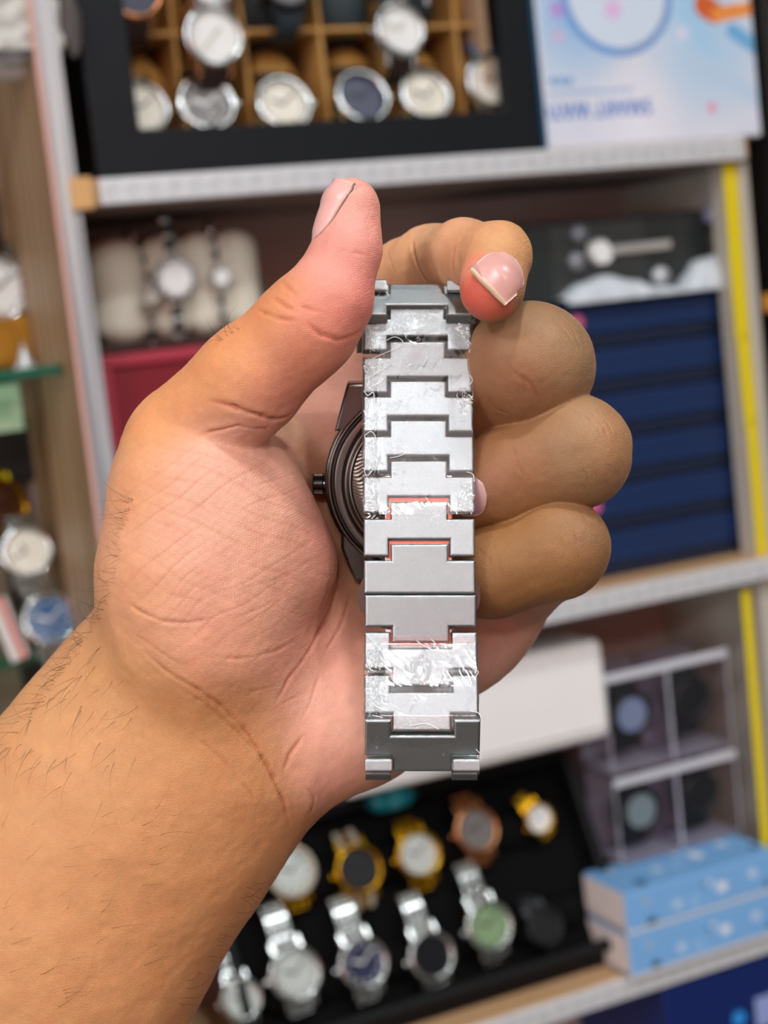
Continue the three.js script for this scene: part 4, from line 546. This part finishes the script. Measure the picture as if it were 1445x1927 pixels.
// nails lie on the skin: rays from above each grid point
function nail(name, c, L, W, len, wid, lift, tint, edge) {
  const [x0, y0, z0] = c, l = V(...L).normalize(), w = V(...W).normalize(), n = V().crossVectors(w, l).normalize(); if (edge.flip) n.negate();
  const NU = 22, NV = 26, pos = [], col = [], idx = [], base = new THREE.Color(tint), white = new THREE.Color(0xd9bb98), moon = new THREE.Color(0xe0b5a6), dry = new THREE.Color(0xdcc2b0);
  const down = (s, v) => { const p = V(x0, y0, z0).addScaledVector(w, (s * wid) / 2).addScaledVector(l, (v - 0.5) * len).addScaledVector(n, 9); let t = 0; for (let k = 0; k < 60; k++) { const d = skin(p.x - n.x * t, p.y - n.y * t, p.z - n.z * t); if (d < 0.01) break; t += d * 0.8; if (t > 11.5) { t = 11.5; break; } } return t; };
  // a smooth plate: the best quadratic through the skin's depths
  const A = Array.from({ length: 6 }, () => new Float64Array(7));
  for (let i = -4; i <= 4; i++) for (let j = 0; j <= 8; j++) { const s = (i / 4) * 0.9, v = j / 8, t = down(s, v), r = [1, s, s * s, v, v * v, s * v]; for (let a = 0; a < 6; a++) { for (let b = 0; b < 6; b++) A[a][b] += r[a] * r[b]; A[a][6] += r[a] * t; } }
  for (let a = 0; a < 6; a++) { let m = a; for (let b = a; b < 6; b++) if (Math.abs(A[b][a]) > Math.abs(A[m][a])) m = b; [A[a], A[m]] = [A[m], A[a]]; for (let b = 0; b < 6; b++) if (b !== a) { const f = A[b][a] / A[a][a]; for (let q = a; q < 7; q++) A[b][q] -= f * A[a][q]; } }
  const k6 = A.map((r, a) => r[6] / r[a]);
  for (let side = 0; side < 2; side++) for (let j = 0; j <= NV; j++) for (let i = 0; i <= NU; i++) {
    const v = j / NV, s = (i / NU) * 2 - 1, half = (wid / 2) * (v < 0.45 ? Math.sqrt(Math.max(0, 1 - ((0.45 - v) / 0.45) ** 2)) * 0.9 + 0.1 * Math.min(1, v / 0.1) : 1), along = (v - 0.5) * len + (1 - s * s) * (v > 0.5 ? (v - 0.5) * 2 * edge.round : 0);
    const ss = (s * half * 2) / wid, vv = along / len + 0.5, t = k6[0] + k6[1] * ss + k6[2] * ss * ss + k6[3] * vv + k6[4] * vv * vv + k6[5] * ss * vv, ts = Math.min(t, down(ss, vv) + 0.05);
    const rim = Math.min(1, Math.min(1 - Math.abs(s), v * 1.2) * 5), up = side ? -0.5 : lift * (0.2 + 0.8 * rim);
    const p = V(x0, y0, z0).addScaledVector(w, s * half).addScaledVector(l, along).addScaledVector(n, 9 - ts + up); pos.push(p.x * 0.001, p.y * 0.001, p.z * 0.001);
    const k = base.clone(); k.lerp(moon, (1 - smooth(v, 0.1, 0.3)) * 0.5); k.lerp(white, smooth(v, 0.962, 0.98) * edge.free); k.lerp(dry, 0.75 * edge.free * (1 - smooth(v, 0.03, 0.07) * smooth(1 - Math.abs(s), 0.03, 0.1))); col.push(k.r, k.g, k.b);
  }
  const S = (NU + 1) * (NV + 1), q = (a, b, c2, d) => idx.push(a, b, c2, a, c2, d);
  for (let j = 0; j < NV; j++) for (let i = 0; i < NU; i++) { const a = j * (NU + 1) + i; q(a, a + 1, a + NU + 2, a + NU + 1); q(S + a, S + a + NU + 1, S + a + NU + 2, S + a + 1); }
  for (let i = 0; i < NU; i++) { const a = NV * (NU + 1) + i; q(a, a + 1, S + a + 1, S + a); q(i + 1, i, S + i, S + i + 1); }
  for (let j = 0; j < NV; j++) { const a = j * (NU + 1), b = a + NU; q(a + NU + 1, a, S + a, S + a + NU + 1); q(b, b + NU + 1, S + b + NU + 1, S + b); }
  const g = new THREE.BufferGeometry(); g.setAttribute('position', new THREE.Float32BufferAttribute(pos, 3)); g.setAttribute('color', new THREE.Float32BufferAttribute(col, 3)); g.setIndex(idx); g.computeVertexNormals();
  const o = part(person, name, g, nailMat); return o;
}
const nailMat = new THREE.MeshPhysicalMaterial({ vertexColors: true, roughness: 0.3, clearcoat: 0.35, clearcoatRoughness: 0.2 });
{
  nail('thumbnail', hp(611, 398, 1), [0.28, 0.96, 0.02], [0.36, -0.11, 0.92], 12, 9, 0.4, 0xdfa79c, { flip: false, round: 0.6, free: 0.6 }).userData.label = 'pale pink thumbnail seen edge on';
  nail('fingernail', onSkin(952, 507), [-0.39, -0.385, 0.835], [0.70, -0.71, 0], 9.6, 9.4, 0.3, 0xc9958a, { flip: true, round: 0.4, free: 1 }).userData.label = 'short pink fingernail of the index finger';
  nail('fingernail', onSkin(885, 934), [-0.95, -0.06, -0.2], [0.06, -1, 0], 6.4, 7.6, 0.45, 0xa98284, { flip: true, round: 0.4, free: 0.2 }).userData.label = 'mauve nail of the ring finger beside the bracelet';
}
// hair on the forearm, the wrist and the thumb
{
  const pos = [], nor = [], idx = [], f = skin;
  const hair = (px, py, len, ax, ay, curl) => {
    const c = onSkin(px, py); if (!c[3]) return; const n = gradient(f, c[0], c[1], c[2]); let p = V(c[0], c[1], c[2]), d = V(ax, ay, 0).normalize().addScaledVector(V(...n), 0.75).normalize(); const NS = 7, r0 = 0.022 + rnd() * 0.014, b0 = pos.length / 3, side = V().crossVectors(d, V(0, 0, 1)).normalize(), up = V(...n);
    for (let s = 0; s <= NS; s++) { const r = r0 * (1 - (s / NS) * 0.75); for (let q = 0; q < 3; q++) { const a = (q / 3) * 2 * Math.PI, o = side.clone().multiplyScalar(Math.cos(a)).addScaledVector(up, Math.sin(a)); pos.push((p.x + o.x * r) * 0.001, (p.y + o.y * r) * 0.001, (p.z + o.z * r) * 0.001); nor.push(o.x, o.y, o.z); }
      p = p.clone().addScaledVector(d, len / NS); d.addScaledVector(up, -0.12).addScaledVector(side, curl).normalize(); const e = f(p.x, p.y, p.z); if (e < 0.15) p.addScaledVector(V(...gradient(f, p.x, p.y, p.z)), 0.15 - e); }
    for (let s = 0; s < NS; s++) for (let q = 0; q < 3; q++) { const a = b0 + s * 3 + q, b = b0 + s * 3 + ((q + 1) % 3); idx.push(a, b, a + 3, b, b + 3, a + 3); }
  };
  for (let i = 0; i < 125; i++) {   // forearm
    const t = rnd(), s = rnd() ** 1.6, ex = lerp(160, -20, t), ey = lerp(1180, 1420, t), low = rnd() < 0.45; let px, py;
    if (low) { px = rnd() * 330; py = 1500 + rnd() * 420; if (px > 230 + (1927 - py) * 0.4) continue; } else { px = ex + 6 + s * 190 * (0.5 + t); py = ey + s * 130; }
    if (noise3(px * 0.03, py * 0.03, 2) < 0.35 && s > 0.3) continue;
    hair(px, py, 3 + rnd() * 6, low ? 0.7 + (rnd() - 0.5) * 0.8 : -0.45 + (rnd() - 0.5) * 0.9, low ? 0.4 + (rnd() - 0.5) * 0.5 : -0.8 + (rnd() - 0.5) * 0.8, (rnd() - 0.5) * 0.3);
  }
  for (let i = 0; i < 85; i++) { const t = rnd(), ex = t < 0.5 ? lerp(232, 180, t * 2) : lerp(180, 20, t * 2 - 1), ey = t < 0.5 ? lerp(930, 1145, t * 2) : lerp(1145, 1375, t * 2 - 1); hair(ex + 8 + rnd() * 14, ey + 6, 3 + rnd() * 4.5, -0.85 + (rnd() - 0.5) * 0.8, -0.1 + (rnd() - 0.5) * 1.3, (rnd() - 0.5) * 0.7); }
  for (let i = 0; i < 10; i++) { const t = rnd(); hair(lerp(458, 405, t) + 6, lerp(606, 640, t) + 5, 2.5 + rnd() * 4, -0.6 + (rnd() - 0.5), 0.6 + (rnd() - 0.5), (rnd() - 0.5) * 0.8); }
  for (let i = 0; i < 26; i++) { const t = rnd(); hair(lerp(500, 345, t) - 6 - rnd() * 20, lerp(1640, 1900, t), 2.5 + rnd() * 4, 0.8 + (rnd() - 0.5) * 0.5, 0.1 + (rnd() - 0.5), (rnd() - 0.5) * 0.5); }
  for (let i = 0; i < 5; i++) hair(1090 + rnd() * 50, 850 + rnd() * 60, 3 + rnd() * 4, 0.6, -0.6 + rnd() * 0.5, 0.3);
  const g = new THREE.BufferGeometry(); g.setAttribute('position', new THREE.Float32BufferAttribute(pos, 3)); g.setAttribute('normal', new THREE.Float32BufferAttribute(nor, 3)); g.setIndex(idx);
  const o = part(person, 'arm_hair', g, std(0x2a1a10, 0.6)); o.userData.kind = 'stuff'; o.userData.label = 'fine dark hairs on the forearm, wrist and thumb';
}

// ───────────── the watch in the hand ─────────────
{
  const w = thing('steel_watch', 'steel bracelet watch held with its closed bracelet to the camera, still wrapped in clear film', 'wristwatch', HOLD.clone()); w.quaternion.copy(TURN);
  const mm = (g) => g.scale(0.001, 0.001, 0.001), brush = greyTexture(512, (i, j) => 0.66 + 0.2 * noise3(i * 0.21, j * 0.004, 2) + 0.14 * noise3(i * 0.08, j * 0.003, 7));
  brush.repeat.set(90, 90);
  const streak = brush.clone(); streak.colorSpace = THREE.SRGBColorSpace; const steel = std(0xc2cac9, 0.24, 1, { map: streak, bumpMap: brush, bumpScale: 0.00003 }), polish = std(0xb9bab9, 0.16, 1), dark = std(0x4b4a49, 0.3, 1);
  // link outline; tongue end at y = 0
  const outline = (kind) => { const s = new THREE.Shape(), a = 10.55, t = 5.45, n = 5.7, p = kind === 'clasp' ? [[-t, 0], [t, 0], [t, -3.15], [a, -3.15], [a, -9.65], [-a, -9.65], [-a, -3.15], [-t, -3.15]] : [[-t, 0], [t, 0], [t, -3.15], [a, -3.15], [a, -10.25], [n, -10.25], [n, -7.15], [-n, -7.15], [-n, -10.25], [-a, -10.25], [-a, -3.15], [-t, -3.15]]; s.setFromPoints(p.map(([x, y]) => new THREE.Vector2(x, y))); return s; };
  const solid = (kind) => mm(new THREE.ExtrudeGeometry(outline(kind), { depth: 1.5, bevelEnabled: true, bevelSize: 0.5, bevelOffset: -0.5, bevelThickness: 0.55, bevelSegments: 4, curveSegments: 4 }).translate(0, 0, -2.05));
  const G1 = solid('link'), G2 = solid('clasp');
  const put = (g, py, z, tilt, flip, sy = 1, cx) => { const [x, y] = hp(cx ?? lerp(784.5, 794, (py - 550) / 880), py, z), o = part(w, 'bracelet_link', g, steel, x * 0.001, y * 0.001, z * 0.001); o.rotation.set((-tilt * Math.PI) / 180, 0, flip ? Math.PI : 0, 'XYZ'); o.scale.y = sy; o.scale.x = 1 + Math.max(0, (py - 1200)) * 0.00008; return o; };
  const rad = Math.PI / 180;
  // upper half: rows with the tongue upwards
  const T = [572, 642, 716, 790, 866, 944], Z = [-10.5, -8.7, -7.1, -5.5, -3.9, -2.3], A = [13.5, 8.5, 12.5, 12.5, 10.5, 7];
  T.forEach((py, i) => put(G1, py, Z[i], A[i], false, i === 0 ? 0.93 : i === 5 ? 1.02 : 1));
  put(G2, 1023, -1.1, 4, false, 0.985); put(G2, 1210, -0.3, 1.5, true, 0.945);
  put(G1, 1291, 1.5, 12, true, 1.0); put(G1, 1376, 3.4, 13, true, 1.03); const last = put(G1, 1452, 0.6, -21, true, 1.06);
  // round the top and down the back
  const chainLinks = (y, z, dir, angles) => { for (const a of angles) { const r = a * rad; y += dir * Math.cos(r) * 7.5; z -= Math.sin(r) * 7.5; const o = part(w, 'bracelet_link', G1, steel, (dir > 0 ? 6.4 : 7.15) * 0.001, y * 0.001, z * 0.001); o.rotation.set(-dir * r, 0, dir > 0 ? 0 : Math.PI, 'XYZ'); o.scale.x = dir < 0 ? 1.01 : a > 120 ? 1.13 : 1.04; } return [y, z]; };
  { const o = part(w, 'bracelet_link', G1, steel, 6.35e-3, 45.0e-3, -13.6e-3); o.rotation.set(-42 * rad, 0, 0); o.scale.y = 0.9; }
  chainLinks(45.0, -13.6, 1, [100, 165, 178]);
  chainLinks(hp(790, 1452, 0.6)[1], 0.6, -1, [85, 140, 150, 160, 165]);
  // butterfly clasp behind the middle rows
  for (const s of [-1, 1]) part(w, 'clasp_plate', mm(new THREE.CylinderGeometry(6.4, 6.4, 0.5, 48).rotateX(Math.PI / 2)), std(0x565250, 0.35, 1), (s < 0 ? hp(676, 1121, -3)[0] + 6.2 : hp(902, 1121, -3)[0] - 6.2) * 0.001, hp(790, 1121, -3)[1] * 0.001, -3.0e-3);
  part(w, 'clasp_blade', mm(box(13, 40, 0.9, 0.3)), polish, 6.6e-3, -13e-3, -4.2e-3);
  // head: case, case back, crown, bezel, dial
  const hc = hp(793, 908, -20), k = 0.1067, cs = new THREE.Shape(), pt = (px, py) => [(px - 793) * k, -(py - 908) * k];
  const half = [[654, 722], [650, 735], [640, 772], [630, 812]]; cs.moveTo(...pt(793, 720)); half.forEach((q) => cs.lineTo(...pt(...q)));
  for (let i = 0; i <= 10; i++) { const a = lerp(148, 214, i / 10) * rad; cs.lineTo(19.5 * Math.cos(a), 19.5 * Math.sin(a)); } [[641, 1035], [655, 1072], [668, 1098]].forEach((q) => cs.lineTo(...pt(...q))); cs.lineTo(...pt(918, 1098)); [[931, 1072], [945, 1035]].forEach((q) => cs.lineTo(...pt(...q)));
  for (let i = 0; i <= 10; i++) { const a = lerp(-34, 32, i / 10) * rad; cs.lineTo(19.5 * Math.cos(a), 19.5 * Math.sin(a)); } [[956, 812], [946, 772], [936, 735], [932, 722]].forEach((q) => cs.lineTo(...pt(...q))); cs.closePath();
  const LEAN = 0.15, at = (o, dz = 0) => { o.position.set(hc[0] * 0.001, (hc[1] - Math.sin(LEAN) * dz) * 0.001, (hc[2] + Math.cos(LEAN) * dz) * 0.001); o.rotation.x = LEAN; return o; };
  at(part(w, 'case', mm(new THREE.ExtrudeGeometry(cs, { depth: 6.6, bevelEnabled: true, bevelSize: 0.6, bevelOffset: -0.6, bevelThickness: 0.6, bevelSegments: 3 }).translate(0, 0, -7.8)), std(0x6f6b68, 0.26, 1)));
  const lathe = (p, seg = 96) => mm(new THREE.LatheGeometry(p.map(([r, z]) => new THREE.Vector2(Math.max(r, 0.001), z)), seg).rotateX(Math.PI / 2));
  const engraved = greyTexture(512, (i, j) => { const x = i / 512 - 0.5, y = j / 512 - 0.5; return 0.5 + 0.5 * Math.sin(y * 260 + Math.sin(x * 38 + y * 9) * 3.4 + noise3(i * 0.02, j * 0.02, 4) * 9); });
  const cb = at(part(w, 'case_back', lathe([[18.9, -0.5], [18.9, 0.25], [18.4, 0.35], [18.1, 0.1], [18.05, -0.6], [17.6, -0.6], [17.55, 0.5], [17.3, 0.75], [16.1, 0.8], [15.7, 0.5], [15.2, 0.1], [14.9, 0.7], [14.5, 1.2], [14.1, 1.25], [13.8, 1.0]].reverse()), std(0x8f8884, 0.2, 1)), 0.2);
  const disc = new THREE.CircleGeometry(13.9, 64); part(cb, 'engraved_disc', mm(disc), std(0x9b948c, 0.3, 1, { bumpMap: engraved, bumpScale: 0.00012 }), 0, 0, 1.0e-3);
  const crown = new THREE.Shape(); for (let i = 0; i < 88; i++) { const a = (i / 88) * 2 * Math.PI, r = i % 4 < 2 ? 2.15 : 1.9; i ? crown.lineTo(r * Math.cos(a), r * Math.sin(a)) : crown.moveTo(r * Math.cos(a), r * Math.sin(a)); }
  const cr = part(w, 'crown', mm(new THREE.ExtrudeGeometry(crown, { depth: 1.7, bevelEnabled: true, bevelSize: 0.25, bevelThickness: 0.3, bevelSegments: 2, bevelOffset: -0.25 }).rotateY(-Math.PI / 2)), dark, hp(607, 911, -24)[0] * 0.001, hp(607, 911, -24)[1] * 0.001, -24e-3); part(cr, 'stem', mm(new THREE.CylinderGeometry(1.7, 1.7, 1.8, 28).rotateZ(Math.PI / 2)), std(0x6f7072, 0.2, 1), 0.8e-3, 0, 0);
  at(part(w, 'bezel', lathe([[18.5, 0], [18.6, -1.2], [17.6, -2], [16.2, -2.1], [16, -1.2]]), steel), -8.2); at(part(w, 'dial', mm(new THREE.CylinderGeometry(16.1, 16.1, 0.4, 48).rotateX(Math.PI / 2)), C.navy), -9.2); at(part(w, 'crystal', mm(new THREE.CylinderGeometry(16, 16, 0.6, 48).rotateX(Math.PI / 2)), new THREE.MeshPhysicalMaterial({ transmission: 1, thickness: 0, roughness: 0.02 })), -10.1);
  at(part(w, 'hour_hand', mm(box(1.4, 9, 0.3, 0.1).translate(0, 3.5, 0)), C.steel), -9.55).rotation.z = 1; at(part(w, 'minute_hand', mm(box(1, 13, 0.3, 0.1).translate(0, 5, 0)), C.steel), -9.7).rotation.z = -1;
  // crinkled clear film over the links that still wear it
  const ZP = [[520, -14.6], [545, -12.6], [572, -10.4], [642, -8.6], [944, -2.2], [1023, -1], [1115, -0.4], [1210, -0.2], [1291, 1.5], [1348, 3.0], [1376, 3.0], [1400, 2.4], [1452, 0.6], [1462, -0.6]];
  const zAt = (py) => { for (let i = 0; i + 1 < ZP.length; i++) if (py <= ZP[i + 1][0]) return lerp(ZP[i][1], ZP[i + 1][1], (py - ZP[i][0]) / (ZP[i + 1][0] - ZP[i][0])); return ZP[ZP.length - 1][1]; };
  const ridge = (x, y, s) => { const n = 1 - Math.abs(2 * noise3(x, y, s) - 1); return n ** 7; };
  const clear = new THREE.MeshPhysicalMaterial({ color: 0xffffff, transmission: 1, thickness: 0, roughness: 0.12, ior: 1.65, side: THREE.DoubleSide });
  const film = (y0, y1, s, name) => {
    const NX = 150, NY = Math.round((y1 - y0) / 2.2), pos = [], idx = [];
    for (let j = 0; j <= NY; j++) for (let i = 0; i <= NX; i++) {
      const py = lerp(y0, y1, j / NY), t = (i / NX) * 2 - 1, cx = lerp(784.5, 794, (py - 550) / 880), z0 = zAt(py), wob = (noise3(py * 0.035, t > 0 ? 3 : 8, s) - 0.4) * 0.9; let u, z;
      const wide = 10.75 + Math.max(0, wob) * 0.6; if (Math.abs(t) > 0.86) { const q = (Math.abs(t) - 0.86) / 0.14; u = Math.sign(t) * (wide - 0.35 + 0.35 * Math.sin(q * 2.4)); z = z0 - q * q * 3.0 + 0.2; } else { u = (t / 0.86) * (wide - 0.35); z = z0 + 0.28; }
      const left = smooth(-u, 7.6, 8.4), patch = smooth(noise3(u * 0.22, py * 0.016, s + 20), 0.6, 0.85), k = 0.05 + 0.9 * left + 0.7 * patch;
      z += k * (ridge(u * 0.5 + py * 0.02, py * 0.03 - u * 0.15, s + 1) * 0.5 + ridge(u * 0.9 - py * 0.05, py * 0.06, s + 2) * 0.35) + (noise3(u * 0.35, py * 0.04, s + 5) - 0.5) * 0.1; if (Math.abs(u + 8.2) < 0.12) z += 0.22;
      const Zc = 300 - z; pos.push((((cx - CX) / F) * Zc + u) * 0.001, ((-(py - CY) / F) * Zc) * 0.001, z * 0.001);
    }
    for (let j = 0; j < NY; j++) for (let i = 0; i < NX; i++) { const a = j * (NX + 1) + i; idx.push(a, a + NX + 1, a + NX + 2, a, a + NX + 2, a + 1); }
    const g = new THREE.BufferGeometry(); g.setAttribute('position', new THREE.Float32BufferAttribute(pos, 3)); g.setIndex(idx); g.computeVertexNormals(); part(w, name, g, clear).userData.label = 'crinkled clear protective film';
  };
  film(534, 968, 11, 'protective_film'); film(1196, 1458, 31, 'protective_film');
  // sharp folds of the film, their glints put into white tubes
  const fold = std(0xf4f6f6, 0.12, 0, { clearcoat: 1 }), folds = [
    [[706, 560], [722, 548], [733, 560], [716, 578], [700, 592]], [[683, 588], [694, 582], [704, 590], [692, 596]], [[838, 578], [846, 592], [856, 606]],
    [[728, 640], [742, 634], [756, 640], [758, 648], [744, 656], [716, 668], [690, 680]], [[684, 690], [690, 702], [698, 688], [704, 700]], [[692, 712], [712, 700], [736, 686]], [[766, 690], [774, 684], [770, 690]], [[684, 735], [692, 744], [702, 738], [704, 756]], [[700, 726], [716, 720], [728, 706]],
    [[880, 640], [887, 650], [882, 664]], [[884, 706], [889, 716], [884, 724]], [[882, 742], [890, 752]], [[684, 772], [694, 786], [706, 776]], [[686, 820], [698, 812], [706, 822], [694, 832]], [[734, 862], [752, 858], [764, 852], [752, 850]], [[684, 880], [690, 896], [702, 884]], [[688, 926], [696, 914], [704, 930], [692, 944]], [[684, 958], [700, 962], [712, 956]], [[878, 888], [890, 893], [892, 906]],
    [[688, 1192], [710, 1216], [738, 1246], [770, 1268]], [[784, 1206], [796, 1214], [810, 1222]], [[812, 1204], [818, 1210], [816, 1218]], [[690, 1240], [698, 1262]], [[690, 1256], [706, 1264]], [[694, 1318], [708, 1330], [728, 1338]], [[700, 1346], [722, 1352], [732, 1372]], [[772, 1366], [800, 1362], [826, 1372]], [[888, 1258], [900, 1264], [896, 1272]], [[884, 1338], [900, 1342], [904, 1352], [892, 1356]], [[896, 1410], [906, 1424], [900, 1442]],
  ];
  folds.forEach((f) => { const pts = f.map(([x, y]) => { const q = hp(x, y, zAt(y) + 0.5); return V(...q).multiplyScalar(0.001); }); part(w, 'film_fold_glint', new THREE.TubeGeometry(new THREE.CatmullRomCurve3(pts), f.length * 6, 0.00006, 5), fold); });
}
renderer.render(scene, camera);
